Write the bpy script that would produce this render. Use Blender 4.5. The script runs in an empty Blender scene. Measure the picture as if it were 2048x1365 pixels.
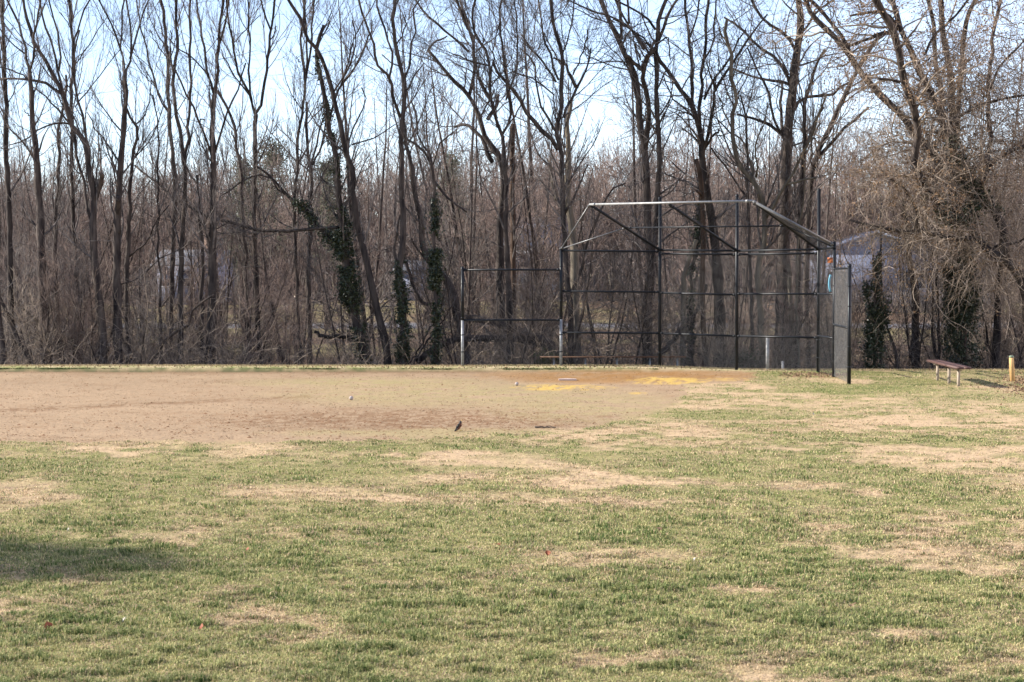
import bpy, bmesh, math, random
import numpy as np
from mathutils import Vector, Matrix
rng = np.random.default_rng(11)
random.seed(5)
sc = bpy.context.scene
COL = sc.collection
R = math.radians

# ------------------------------------------------------------------ camera
F = 3500.0; CX = 1024.0; CY = 682.5; H = 2.0
TH = math.atan(107.5 / F)
def at(px, py, d):
    a = (px - CX) / F; b = (CY - py) / F
    dy = math.cos(TH) + b * math.sin(TH); dz = b * math.cos(TH) - math.sin(TH)
    return np.array([a * d / dy, d, H + dz * d / dy])
cam = bpy.data.cameras.new("camera"); co = bpy.data.objects.new("camera", cam); COL.objects.link(co)
co.location = (0, 0, H); co.rotation_euler = (math.pi / 2 - TH, 0, 0)
cam.sensor_width = 36; cam.lens = F / 2048 * 36; cam.clip_end = 6000; cam.clip_start = 0.1
cam.dof.use_dof = True; cam.dof.focus_distance = 40; cam.dof.aperture_fstop = 10
sc.camera = co
sc.render.resolution_x = 1024; sc.render.resolution_y = 682

# ------------------------------------------------------------------ light
EL, AZ = R(27), R(-5)      # sun from the left, a little towards the viewer
tdir = Vector((math.cos(EL) * math.cos(AZ), math.cos(EL) * math.sin(AZ), -math.sin(EL)))
sl = bpy.data.lights.new("sun", 'SUN'); so = bpy.data.objects.new("sun", sl); COL.objects.link(so)
sl.energy = 4.9; sl.angle = R(0.55); sl.color = (1.0, 0.94, 0.85)
so.rotation_euler = tdir.to_track_quat('-Z', 'Y').to_euler(); so.location = (-30, -5, 30)
w = bpy.data.worlds.new("World"); sc.world = w; w.use_nodes = True
nt = w.node_tree; bg = nt.nodes['Background']
sky = nt.nodes.new('ShaderNodeTexSky'); sky.sky_type = 'NISHITA'; sky.sun_disc = False
sky.sun_elevation = EL; sky.sun_rotation = R(85); sky.air_density = 0.72; sky.dust_density = 0.8; sky.ozone_density = 3.0
wb = nt.nodes.new('ShaderNodeVectorMath'); wb.operation = 'MULTIPLY'; wb.inputs[1].default_value = (1.20, 1.0, 0.89)   # camera white balance of the sky
nt.links.new(sky.outputs[0], wb.inputs[0]); nt.links.new(wb.outputs[0], bg.inputs[0]); bg.inputs[1].default_value = 0.15
sc.view_settings.view_transform = 'Standard'; sc.view_settings.look = 'None'
sc.view_settings.exposure = 1.45; sc.view_settings.gamma = 1
sc.cycles.max_bounces = 4; sc.cycles.diffuse_bounces = 2; sc.cycles.glossy_bounces = 1
sc.cycles.transmission_bounces = 2; sc.cycles.transparent_max_bounces = 4

# ------------------------------------------------------------------ helpers
KX = 1.75
def lin(c): c = c / 255.0; return c / 12.92 if c <= 0.04045 else ((c + 0.055) / 1.055) ** 2.4
def A(r, g, b, k=KX): return np.array([lin(r) / k, lin(g) / k, lin(b) / k])
def tag(o, label=None, cat=None, group=None, kind=None):
    if label: o['label'] = label
    if cat: o['category'] = cat
    if group: o['group'] = group
    if kind: o['kind'] = kind
    return o
def empty(name, loc=(0, 0, 0)):
    o = bpy.data.objects.new(name, None); COL.objects.link(o); o.location = loc
    o.empty_display_size = 0.2; return o
def link(name, me, mat=None, parent=None):
    o = bpy.data.objects.new(name, me); COL.objects.link(o)
    if mat and not me.materials: me.materials.append(mat)
    if parent:
        o.parent = parent
        o.matrix_parent_inverse = Matrix.Translation(parent.location).inverted()
    return o
def mesh_np(name, V, F_, smooth=False):
    """V (n,3); F_ list of int arrays (m,k)"""
    me = bpy.data.meshes.new(name)
    V = np.ascontiguousarray(V, dtype=np.float32)
    me.vertices.add(len(V)); me.vertices.foreach_set('co', V.ravel())
    loops = np.concatenate([f.ravel() for f in F_]).astype(np.int32)
    tot = np.concatenate([np.full(len(f), f.shape[1], np.int32) for f in F_])
    st = np.concatenate([[0], np.cumsum(tot)[:-1]]).astype(np.int32)
    me.loops.add(len(loops)); me.loops.foreach_set('vertex_index', loops)
    me.polygons.add(len(tot)); me.polygons.foreach_set('loop_start', st); me.polygons.foreach_set('loop_total', tot)
    if smooth: me.polygons.foreach_set('use_smooth', np.ones(len(tot), bool))
    me.update(calc_edges=True)
    return me
def set_attr(me, name, data, kind='FLOAT'):
    a = me.attributes.new(name, kind, 'POINT')
    if kind == 'FLOAT': a.data.foreach_set('value', np.ascontiguousarray(data, dtype=np.float32).ravel())
    else: a.data.foreach_set('color', np.ascontiguousarray(data, dtype=np.float32).ravel())
class MB:
    def __init__(s): s.V = []; s.F = {}; s.n = 0
    def add(s, V, Fs):
        for f in Fs:
            f = np.asarray(f); s.F.setdefault(f.shape[1], []).append(f + s.n)
        s.V.append(np.asarray(V, float)); s.n += len(V)
    def tubes(s, P, Rd, S=3, cap=False):
        P = np.asarray(P, float); Rd = np.asarray(Rd, float)
        N, K, _ = P.shape
        T = np.empty_like(P); T[:, 1:-1] = P[:, 2:] - P[:, :-2]; T[:, 0] = P[:, 1] - P[:, 0]; T[:, -1] = P[:, -1] - P[:, -2]
        T /= np.linalg.norm(T, axis=2, keepdims=True) + 1e-9
        mean = P[:, -1] - P[:, 0]; mean /= np.linalg.norm(mean, axis=1, keepdims=True) + 1e-9
        ref = np.tile(np.array([0.31, 0.95, 0.05]), (N, 1)); bad = np.abs((mean * ref).sum(1)) > 0.8
        ref[bad] = (0.9, 0.1, 0.4)
        U = np.cross(T, ref[:, None, :]); U /= np.linalg.norm(U, axis=2, keepdims=True) + 1e-9
        W = np.cross(T, U)
        an = np.arange(S) * 2 * np.pi / S
        V = P[:, :, None, :] + Rd[:, :, None, None] * (np.cos(an)[None, None, :, None] * U[:, :, None, :] + np.sin(an)[None, None, :, None] * W[:, :, None, :])
        idx = np.arange(N * K * S).reshape(N, K, S); nx = np.roll(idx, -1, axis=2)
        f = np.stack([idx[:, :-1], nx[:, :-1], nx[:, 1:], idx[:, 1:]], axis=-1).reshape(-1, 4)
        fs = [f]
        if cap:
            fs += [idx[:, -1], idx[:, 0, ::-1]]
        s.add(V.reshape(-1, 3), fs)
    def box(s, c, d, rz=0.0, M=None):
        x, y, z = d[0] / 2, d[1] / 2, d[2] / 2
        v = np.array([[-x, -y, -z], [x, -y, -z], [x, y, -z], [-x, y, -z], [-x, -y, z], [x, -y, z], [x, y, z], [-x, y, z]])
        if M is not None: v = v @ np.array(M).T
        if rz: v = v @ np.array([[math.cos(rz), -math.sin(rz), 0], [math.sin(rz), math.cos(rz), 0], [0, 0, 1]]).T
        s.add(v + np.array(c), [np.array([[0, 3, 2, 1], [4, 5, 6, 7], [0, 1, 5, 4], [1, 2, 6, 5], [2, 3, 7, 6], [3, 0, 4, 7]])])
    def build(s, name, mat, parent=None, smooth=False):
        me = mesh_np(name, np.concatenate(s.V), [np.concatenate(v) for v in s.F.values()], smooth)
        return link(name, me, mat, parent)
    def mesh(s, name, smooth=False):
        return mesh_np(name, np.concatenate(s.V), [np.concatenate(v) for v in s.F.values()], smooth)
def pipe(mb, a, b, r, S=10):
    mb.tubes(np.array([[a, b]], float), np.array([[r, r]]), S, cap=True)

# ------------------------------------------------------------------ noise in numpy
_tab = rng.random((256, 256))
def vnoise(x, y):
    xi = np.floor(x).astype(int); yi = np.floor(y).astype(int); fx = x - xi; fy = y - yi
    fx = fx * fx * (3 - 2 * fx); fy = fy * fy * (3 - 2 * fy)
    g = lambda i, j: _tab[(xi + i) & 255, (yi + j) & 255]
    return (g(0, 0) * (1 - fx) + g(1, 0) * fx) * (1 - fy) + (g(0, 1) * (1 - fx) + g(1, 1) * fx) * fy
def fbm(x, y, s=1.0, o=4, ox=0.0, g=0.55):
    t = 0; a = 1; n = 0; c, q = math.cos(0.6), math.sin(0.6)
    x = x * s + ox; y = y * s + ox * 1.7
    for _ in range(o):
        t = t + a * vnoise(x, y); n += a; a *= g
        x, y = (x * c - y * q) * 2.03 + 13.1, (x * q + y * c) * 2.03 + 7.7
    return t / n
def sst(a, b, x): t = np.clip((x - a) / (b - a), 0, 1); return t * t * (3 - 2 * t)

# ------------------------------------------------------------------ terrain
def gz(x, y):
    x = np.asarray(x, float); y = np.asarray(y, float)
    left = 1 - sst(2.5, 6.0, x)
    e = 41.75 + (fbm(x, y * 0, 1.3, 3) - 0.5) * 0.35
    z = 0.062 * sst(e - 0.05, e + 0.10, y) * left
    z += 0.03 * (fbm(x, y, 0.25, 2, 3) - 0.5) * sst(5, 8, y)
    z += (0.055 * (fbm(x, y, 2.4, 5, 9, 0.6) - 0.5)) * (1 - 0.8 * sst(20, 27, y)) * (1 - sst(34, 41, y))
    d0 = 43.15 - 0.75 * sst(3.5, 7.5, x)
    z = z - 0.42 * sst(d0, d0 + 3.2, y)
    z += 0.10 * (fbm(x, y, 0.4, 3, 5) - 0.5) * sst(45, 50, y)
    z += 1.45 * sst(88, 122, y) + 2.2 * sst(122, 260, y) + 22 * sst(300, 1500, y)
    return z
def proj(x, y):
    return CX + F * x / y, 575 + F * H / y
nx_ = [-4000, 0, 500, 700, 850, 1000, 1100, 1200, 1290, 1345, 1372, 1380]
ny_ = [884, 885, 886, 884, 878, 868, 861, 851, 832, 810, 790, 700]
def masks(x, y):
    px, py = proj(x, y)
    n1 = fbm(x, y, 1.6, 4, 1) - 0.5; n2 = fbm(x, y, 5.0, 3, 2) - 0.5
    near = np.interp(px + 60 * n1, nx_, ny_)
    inA = sst(-6, 5, near - py + 12 * n1 + 14 * n2)
    topr = sst(0, 20, 1515 - px + 60 * n1) * sst(-2, 2, 768 - (px - 1372) * 0.02 - py + 3 * n1)
    ins = np.maximum(inA, topr)
    far = 743.5 + 0.0 * px
    ins = ins * sst(-1.0, 0.6, py - far + 1.0 * n2)
    ins = ins * (y > 5)
    def blob(cx, cy, rx, ry, soft=0.5):
        q = ((px - cx) / rx) ** 2 + ((py - cy) / ry) ** 2
        return 1 - sst(1 - soft, 1 + soft, q + 1.6 * n1 + 1.2 * n2)
    return px, py, n1, n2, ins, blob
C_DIRT = A(186, 159, 127); C_DIRTD = A(140, 107, 77); C_WEED = A(184, 170, 120); C_HOME = A(172, 126, 70)
C_YEL = A(222, 186, 104); C_GREEN = A(110, 124, 58); C_STRAW = A(216, 186, 148); C_OLIVE = A(160, 150, 92)
C_SOIL = A(150, 126, 102); C_LITTER = A(128, 104, 84); C_FARG = A(150, 138, 98)
def mixc(a, b, t): return a * (1 - t[..., None]) + b * t[..., None]
def straw_amount(x, y, px, py, n1, n2, blob):
    base = fbm(x, y, 0.55, 5, 21, 0.6)
    big = fbm(x, y, 0.16, 3, 33)
    s = sst(0.50, 0.68, base * 0.75 + big * 0.25 + 0.08 * sst(1000, 900, py) * 0 )
    reg = 0.0
    for b in ((1240, 868, 260, 30), (1450, 800, 150, 32), (1800, 840, 330, 38), (1900, 905, 240, 40), (1560, 890, 160, 18), (2040, 950, 120, 40),
              (1230, 965, 170, 13), (1180, 948, 60, 8), (1590, 973, 90, 10), (1210, 1010, 220, 11), (930, 1000, 150, 14), (240, 905, 150, 11), (860, 907, 110, 12),
              (1950, 1045, 190, 26), (2010, 1095, 80, 14), (60, 1225, 120, 24), (20, 1150, 110, 18), (1780, 1270, 130, 28), (1590, 1345, 140, 30), (480, 1240, 170, 22),
              (640, 1180, 180, 14), (120, 1165, 130, 12), (1450, 1180, 160, 9), (1000, 1300, 90, 16), (560, 1275, 120, 18), (1640, 1055, 60, 8), (1780, 985, 80, 9),
              (1360, 1185, 90, 10), (340, 1090, 60, 9), (1280, 1320, 120, 16), (0, 985, 60, 12), (1650, 800, 120, 14), (1200, 1335, 80, 10)):
        reg = np.maximum(reg, blob(b[0], b[1], b[2], b[3], 0.95))
    greenb = 0.0
    for b in ((1700, 775, 130, 12), (1800, 765, 90, 8), (1500, 830, 150, 12), (1650, 880, 200, 8), (1650, 748, 120, 6), (300, 1120, 300, 30), (1150, 1060, 300, 25), (850, 895, 120, 6), (1900, 885, 160, 9), (1350, 1235, 180, 20), (700, 1320, 200, 20)):
        greenb = np.maximum(greenb, blob(b[0], b[1], b[2], b[3], 0.8))
    rt = sst(300, 1500, px) * 0.20 + 0.10
    farb = sst(960, 870, py) * 0.20
    f5 = fbm(x, y, 2.6, 4, 57, 0.65)
    s = np.clip(s * (0.60 + rt) + farb + reg * 0.68 * sst(0.33, 0.60, f5) - greenb * 0.55 + 0.9 * (f5 - 0.5) + 0.5 * (fbm(x, y, 8.5, 3, 83) - 0.5), 0, 1)
    return s
def ground_color(x, y):
    px, py, n1, n2, ins, blob = masks(x, y)
    s = straw_amount(x, y, px, py, n1, n2, blob)
    n3 = fbm(x, y, 9, 3, 44) - 0.5
    lawn = mixc(np.broadcast_to(A(166, 156, 104), x.shape + (3,)), A(112, 120, 62), np.clip(0.35 + 1.6 * n1 + 1.6 * n2, 0, 1))
    lawn = mixc(lawn, C_STRAW, s)
    lawn = mixc(lawn, C_SOIL, sst(0.16, 0.28, n2 + 0.5 * n3) * 0.7 * sst(780, 1000, py))
    d = mixc(np.broadcast_to(C_DIRT, x.shape + (3,)), C_DIRTD, np.clip(sst(0.05, 0.32, n1 + n3 * 0.9) * 0.35, 0, 1))
    clod = np.maximum(blob(800, 842, 420, 22, 0.9), blob(1330, 845, 0.1, 0.1) * 0)
    d = mixc(d, C_DIRTD, clod * sst(-0.12, 0.12, n3 + n2 * 0.6) * 0.75)
    d = d * (1 + 0.10 * (fbm(x, y, 0.35, 3, 19) - 0.5) * 2)[..., None]
    track = np.exp(-((py - (822 - 0.045 * px)) / 3.2) ** 2) * (px < 640) * sst(-0.2, 0.1, n3 + n2)
    d = mixc(d, C_DIRTD, track * 0.75)
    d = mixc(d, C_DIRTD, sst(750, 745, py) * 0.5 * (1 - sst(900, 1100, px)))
    weed = np.maximum(blob(900, 790, 330, 24, 0.9), blob(1180, 815, 190, 30, 0.9)) 
    weed = np.maximum(weed, blob(740, 766, 260, 10, 0.8))
    weed = weed * np.clip(0.55 + 1.6 * n2 + 1.2 * n1, 0, 1)
    d = mixc(d, C_WEED, weed * 0.9)
    near_e = blob(950, 868, 330, 9, 0.9); d = mixc(d, C_WEED, near_e * 0.55)
    home = np.maximum(blob(1270, 752, 280, 11, 0.7), blob(1200, 757, 180, 10, 0.7)) * np.clip(0.75 + n2 + n1, 0, 1)
    d = mixc(d, C_HOME, home * 0.9)
    yel = np.maximum(blob(1120, 776, 92, 6, 0.5), blob(1335, 762, 85, 6.5, 0.5)); yel = np.maximum(yel, blob(1275, 787, 18, 2.5) * 0.7)
    yel = np.maximum(yel, blob(1440, 760, 60, 3, 0.6) * 0.6)
    yel = yel * sst(-0.22, 0.12, n3 + 0.7 * n2)
    d = mixc(d, C_YEL, yel)
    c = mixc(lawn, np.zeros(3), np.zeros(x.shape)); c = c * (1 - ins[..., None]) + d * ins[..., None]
    vg = sst(41.85, 42.0, y); sw = vg * (1 - sst(1500, 1700, px))
    c = mixc(c, mixc(np.broadcast_to(A(226, 206, 164), x.shape + (3,)), A(168, 172, 108), np.clip(0.35 + 1.8 * n2 + 1.2 * n1 - 0.3 * sst(700, 1000, px), 0, 1)), sw)
    c = mixc(c, np.broadcast_to(A(60, 82, 44), x.shape + (3,)), sst(41.3, 41.5, y) * (1 - vg) * (1 - 0.6 * sst(600, 900, px)) * (1 - sst(1250, 1400, px)) * np.clip(0.7 + 2 * n2, 0, 1))  # green step face, its shade painted in as a darker band
    wood = sst(43.3, 44.6, y + 1.2 * sst(3.5, 7.5, x))
    c = mixc(c, mixc(np.broadcast_to(C_LITTER, x.shape + (3,)), C_FARG, sst(0.40, 0.55, fbm(x, y, 0.12, 3, 61)) * sst(56, 66, y)), wood)
    # leaf litter drifts
    lit = np.maximum(blob(2060, 765, 70, 22, 0.8), blob(1640, 752, 70, 5, 0.8)) * sst(-0.1, 0.15, n3 + n2)
    c = mixc(c, A(165, 120, 95), lit * 0.8)
    # far road
    road = np.exp(-((y - 97.0 - 0.03 * x) / 2.1) ** 8)
    c = mixc(c, A(125, 125, 130), road)
    c = mixc(c, A(120, 108, 85), sst(150, 220, y))
    c = c * (1 + 0.30 * n3[..., None])
    return np.clip(c, 0.01, 0.8), s, ins
ys = [F * H / (p - 575.0) for p in np.arange(1640, 733, -2.0)]
ys = [-80.0, -10.0, 2.0, 4.5] + ys + list(np.geomspace(44.6, 130, 90)) + list(np.geomspace(134, 4500, 40))
ys = np.array(ys)
uc = np.arange(-0.33, 0.33, 3.0 / F); uo = np.geomspace(0.333, 1.2, 60)
us = np.concatenate([-uo[::-1], uc, uo])
YY = np.repeat(ys[:, None], len(us), 1)
XX = us[None, :] * np.maximum(YY, 0)
for i, yv in enumerate(ys):
    if yv < 5: XX[i] = us * (5.5 if yv > 3 else (30 if yv > 0 else 90))
ZZ = gz(XX, YY); ZZ[YY < 5] *= 0.0
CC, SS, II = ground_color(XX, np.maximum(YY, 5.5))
nr, ncol = XX.shape
idx = np.arange(nr * ncol).reshape(nr, ncol)
FF = np.stack([idx[:-1, :-1], idx[:-1, 1:], idx[1:, 1:], idx[1:, :-1]], -1).reshape(-1, 4)
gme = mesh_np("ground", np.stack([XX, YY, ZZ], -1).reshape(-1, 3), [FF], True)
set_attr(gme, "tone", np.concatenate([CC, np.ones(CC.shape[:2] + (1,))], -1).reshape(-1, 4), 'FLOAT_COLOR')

# ------------------------------------------------------------------ materials
def mat(name, color, rough=0.85, var=0.25, scale=8.0, bump=0.0, bscale=30.0, stretch=(1, 1, 1), spec=0.3, attr=None, color2=None, metal=0.0, coords='Generated', trans=0.0, rnd=0.0):
    m = bpy.data.materials.new(name); m.use_nodes = True; n = m.node_tree; L = n.links
    b = n.nodes['Principled BSDF']; b.inputs['Roughness'].default_value = rough
    b.inputs['Specular IOR Level'].default_value = spec; b.inputs['Metallic'].default_value = metal
    g = n.nodes.new('ShaderNodeNewGeometry'); mp = n.nodes.new('ShaderNodeMapping'); mp.inputs['Scale'].default_value = stretch
    L.new(g.outputs['Position'], mp.inputs['Vector'])
    nz = n.nodes.new('ShaderNodeTexNoise'); nz.inputs['Scale'].default_value = scale; nz.inputs['Detail'].default_value = 4
    L.new(mp.outputs[0], nz.inputs['Vector'])
    rp = n.nodes.new('ShaderNodeValToRGB'); rp.color_ramp.elements[0].position = 0.32; rp.color_ramp.elements[1].position = 0.68
    L.new(nz.outputs['Fac'], rp.inputs[0])
    c1 = np.array(color); c2 = np.array(color2) if color2 is not None else c1 * (1 + var)
    c0 = c1 * (1 - var) if color2 is None else c1
    if attr:
        at_ = n.nodes.new('ShaderNodeAttribute'); at_.attribute_name = attr
        rp.color_ramp.elements[0].color = (1 - var,) * 3 + (1,); rp.color_ramp.elements[1].color = (1 + var,) * 3 + (1,)
        mx = n.nodes.new('ShaderNodeMix'); mx.data_type = 'RGBA'; mx.blend_type = 'MULTIPLY'; mx.inputs['Factor'].default_value = 1
        L.new(at_.outputs['Color'], mx.inputs['A']); L.new(rp.outputs[0], mx.inputs['B']); out = mx.outputs['Result']
    else:
        rp.color_ramp.elements[0].color = tuple(np.clip(c0, 0, 1)) + (1,); rp.color_ramp.elements[1].color = tuple(np.clip(c2, 0, 1)) + (1,)
        out = rp.outputs[0]
    if rnd:
        oi = n.nodes.new('ShaderNodeObjectInfo'); mr = n.nodes.new('ShaderNodeMapRange')
        mr.inputs['To Min'].default_value = 1 - rnd; mr.inputs['To Max'].default_value = 1 + rnd
        L.new(oi.outputs['Random'], mr.inputs['Value'])
        m2 = n.nodes.new('ShaderNodeVectorMath'); m2.operation = 'SCALE'
        L.new(out, m2.inputs[0]); L.new(mr.outputs[0], m2.inputs['Scale']); out = m2.outputs[0]
    L.new(out, b.inputs['Base Color'])
    if bump:
        n2 = n.nodes.new('ShaderNodeTexNoise'); n2.inputs['Scale'].default_value = bscale; n2.inputs['Detail'].default_value = 5
        L.new(mp.outputs[0], n2.inputs['Vector'])
        bp = n.nodes.new('ShaderNodeBump'); bp.inputs['Strength'].default_value = 1.0; bp.inputs['Distance'].default_value = bump
        L.new(n2.outputs['Fac'], bp.inputs['Height']); L.new(bp.outputs[0], b.inputs['Normal'])
    if trans:
        tb = n.nodes.new('ShaderNodeBsdfTranslucent'); ms = n.nodes.new('ShaderNodeMixShader'); ms.inputs[0].default_value = trans
        L.new(out, tb.inputs[0]); L.new(b.outputs[0], ms.inputs[1]); L.new(tb.outputs[0], ms.inputs[2])
        L.new(ms.outputs[0], n.nodes['Material Output'].inputs[0])
    return m
M_GROUND = mat("turf_and_dirt", (1, 1, 1), 0.95, 0.16, 26.0, bump=0.02, bscale=14.0, spec=0.1, attr="tone")
M_GRASS = mat("grass_blades", (1, 1, 1), 0.7, 0.12, 4.0, spec=0.25, attr="tone", trans=0.25)
M_BARK = mat("bark", (0.020, 0.016, 0.016), 0.9, 0.4, 9.0, bump=0.02, bscale=30, stretch=(1, 1, 0.22), spec=0.15, color2=(0.085, 0.068, 0.058), rnd=0.25)
M_BARKP = mat("pale_bark", (0.075, 0.063, 0.050), 0.9, 0.4, 7.0, bump=0.012, bscale=25, stretch=(1, 1, 0.3), spec=0.15, color2=(0.19, 0.16, 0.12), rnd=0.1)
M_DEAD = mat("dead_wood", (0.028, 0.018, 0.013), 0.9, 0.3, 9.0, stretch=(1, 1, 0.2), color2=(0.085, 0.052, 0.034))
M_TWIG = mat("twig_bark", (0.024, 0.020, 0.021), 0.85, 0.3, 5.0, spec=0.2, color2=(0.20, 0.172, 0.155), rnd=0.25)
M_TWIGT = mat("tan_twig_bark", (0.08, 0.058, 0.044), 0.8, 0.3, 5.0, spec=0.3, color2=(0.36, 0.29, 0.23), rnd=0.1)
M_TWIGR = mat("reddish_twig_bark", (0.052, 0.037, 0.033), 0.85, 0.3, 3.0, spec=0.2, color2=(0.25, 0.185, 0.155), rnd=0.25)
M_LEAFB = mat("dry_leaf", (0.12, 0.072, 0.042), 0.8, 0.3, 3.0, color2=(0.25, 0.165, 0.10), trans=0.2)
M_IVY = mat("ivy_leaf", (0.013, 0.020, 0.010), 0.42, 0.3, 7.0, color2=(0.055, 0.066, 0.032), spec=0.4)
M_PINE = mat("pine_needles", (0.055, 0.065, 0.042), 0.7, 0.3, 3.0, color2=(0.14, 0.145, 0.095), trans=0.3)
M_SHRUB = mat("evergreen_shrub_leaf", (0.05, 0.06, 0.025), 0.6, 0.3, 3.0, color2=(0.14, 0.13, 0.06))
M_STEEL = mat("black_coated_pipe", (0.006, 0.007, 0.009), 0.42, 0.3, 20, spec=0.22, color2=(0.014, 0.016, 0.020))
M_GALV = mat("galvanised_pipe", (0.16, 0.165, 0.17), 0.45, 0.1, 15, spec=0.5, metal=0.2, color2=(0.27, 0.27, 0.27))
M_WIRE = mat("fence_wire", (0.07, 0.07, 0.07), 0.45, 0.2, 10, spec=0.5, color2=(0.14, 0.14, 0.14))
M_WIRED = mat("coated_fence_wire", (0.02, 0.021, 0.022), 0.4, 0.2, 10, spec=0.4, color2=(0.04, 0.042, 0.045))

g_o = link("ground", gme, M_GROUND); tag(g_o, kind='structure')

# ------------------------------------------------------------------ grass
def blades(n, ymin, ymax, umax, hs, name, seed, on_dirt=False):
    r = np.random.default_rng(seed)
    u = r.uniform(-umax, umax, n)
    pmin, pmax = 575 + F * H / ymax, 575 + F * H / ymin
    y = F * H / (r.uniform(pmin, pmax, n) - 575)
    x = u * y
    cols, s, ins = ground_color(x, y)
    clump = fbm(x, y * 1.3, 5.5, 4, 71, 0.7); fine = fbm(x, y, 16, 2, 75)
    if on_dirt: keep = (ins > 0.6) & (r.random(n) < sst(0.45, 0.65, clump))
    else: keep = (ins < 0.5) & (r.random(n) < np.clip(0.35 + 1.6 * (clump - 0.38) + 0.5 * (1 - s), 0.12, 1))
    keep &= (y < 43.5 - 1.2 * sst(3.5, 7.5, x))
    x, y, s, cols, clump, fine = x[keep], y[keep], s[keep], cols[keep], clump[keep], fine[keep]
    n = len(x)
    tuft = sst(0.48, 0.66, clump * 0.7 + fine * 0.3)
    h = hs * r.uniform(0.35, 1.2, n) * (0.40 + 0.60 * tuft + 0.4 * np.clip(clump - 0.4, 0, 1)) * (0.55 + 0.9 * fbm(x, y, 0.8, 3, 29)) * (1 - 0.35 * sst(12, 24, y)) * (1 - 0.30 * s)
    wd = 0.0021 * (np.maximum(y, 8) / 8.8) ** 0.75 * r.uniform(0.7, 1.5, n)
    az = r.uniform(0, 2 * np.pi, n)
    lean = r.uniform(0.2, 1.5, n) * (0.65 + 0.9 * s)
    la = r.uniform(0, 2 * np.pi, n)
    z = gz(x, y)
    B = np.stack([x, y, z - 0.004], -1)
    side = np.stack([np.cos(az), np.sin(az), 0 * az], -1) * wd[:, None]
    tip = B + np.stack([np.cos(la) * lean * h, np.sin(la) * lean * h, h / (1 + 0.6 * lean)], -1)
    mid = B + np.stack([np.cos(la) * lean * h * 0.25, np.sin(la) * lean * h * 0.25, h * 0.62], -1)
    V = np.stack([B - side, B + side, mid + side * 0.8, mid - side * 0.8, tip], 1).reshape(-1, 3)
    i = np.arange(n)[:, None] * 5
    me = mesh_np(name, V, [i + np.array([[0, 1, 2, 3]]), i + np.array([[3, 2, 4]])])
    g = mixc(np.broadcast_to(A(86, 114, 50), (n, 3)), A(220, 212, 148), np.clip(r.normal(0.50, 0.32, n) + 0.4 * (fbm(x, y, 0.9, 3, 15) - 0.5) - 0.38 * (tuft - 0.3) + 0.5 * (fine - 0.5), 0, 1))
    isg = r.random(n) > np.clip(s * 0.90 + 0.20 - 0.2 * tuft + 0.13 * sst(12, 17, y), 0.03, 0.86)
    st = mixc(np.broadcast_to(A(246, 220, 178), (n, 3)), A(186, 160, 126), r.random(n))
    c = np.where(isg[:, None], g, st) * 1.12
    if on_dirt: c = cols * r.uniform(0.6, 1.35, n)[:, None]
    c = np.repeat(c, 5, 0)
    set_attr(me, "tone", np.concatenate([c, np.ones((len(c), 1))], 1), 'FLOAT_COLOR')
    return link(name, me, M_GRASS)
go = blades(1250000, 7.6, 26, 0.34, 0.050, "grass", 1)
tag(go, "short green and straw coloured winter grass growing across the near lawn", "grass", kind='stuff')
go2 = blades(420000, 22, 43.4, 0.34, 0.05, "grass", 2)
tag(go2, "thin tan and green grass on the far verge and around the infield", "grass", kind='stuff')
gd = blades(160000, 22, 42, 0.34, 0.03, "weeds", 3, True)
tag(gd, "sparse dead weeds and crumbs scattered over the dirt infield", "weeds", kind='stuff')
def step_grass(n, seed):
    r = np.random.default_rng(seed); x = r.uniform(-14, 3.5, n); y = 41.72 + r.normal(0, 0.06, n); keep = r.random(n) < 1.1 - 0.8 * sst(-3, 1, x); x, y = x[keep], y[keep]; n = len(x)
    h = r.uniform(0.02, 0.05, n); z = gz(x, y); az = r.uniform(0, 6.28, n); B = np.stack([x, y, z - 0.01], -1); sd = np.stack([np.cos(az), np.sin(az), 0 * az], -1) * 0.007
    T = B + np.stack([r.normal(0, .5, n) * h, -r.uniform(0.2, 1.3, n) * h, h * .8], -1); V = np.stack([B - sd, B + sd, T], 1).reshape(-1, 3); i = np.arange(n)[:, None] * 3
    me = mesh_np("grass", V, [i + np.array([[0, 1, 2]])]); c = np.repeat(mixc(np.broadcast_to(A(58, 84, 40), (n, 3)), A(120, 134, 80), r.random(n) ** 1.5), 3, 0)  # green blades darkened to carry the shade of the step
    set_attr(me, "tone", np.concatenate([c, np.ones((len(c), 1))], 1), 'FLOAT_COLOR'); return link("grass", me, M_GRASS)
tag(step_grass(30000, 6), "green turf lip, shaded by colour, along the far edge of the dirt infield", "grass", kind='stuff')
# wood-edge dry grass fringe
def fringe(n, seed):
    r = np.random.default_rng(seed)
    x = r.uniform(-14, 14, n); d0 = 43.2 - 0.75 * sst(3.5, 7.5, x); y = d0 + r.normal(0, 0.18, n)
    h = r.uniform(0.015, 0.06, n); z = gz(x, y); az = r.uniform(0, 6.28, n)
    B = np.stack([x, y, z - 0.01], -1); sd = np.stack([np.cos(az), np.sin(az), 0 * az], -1) * 0.006
    T = B + np.stack([r.normal(0, 0.4, n) * h, r.normal(0, 0.4, n) * h, h], -1)
    V = np.stack([B - sd, B + sd, T], 1).reshape(-1, 3); i = np.arange(n)[:, None] * 3
    me = mesh_np("grass", V, [i + np.array([[0, 1, 2]])])
    c = mixc(np.broadcast_to(A(222, 196, 156), (n, 3)), A(150, 150, 96), r.random(n) ** 2); c = np.repeat(c, 3, 0)
    set_attr(me, "tone", np.concatenate([c, np.ones((len(c), 1))], 1), 'FLOAT_COLOR')
    return link("grass", me, M_GRASS)
tag(fringe(26000, 4), "dry tan grass fringe where the field meets the woods", "grass", kind='stuff')

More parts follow.
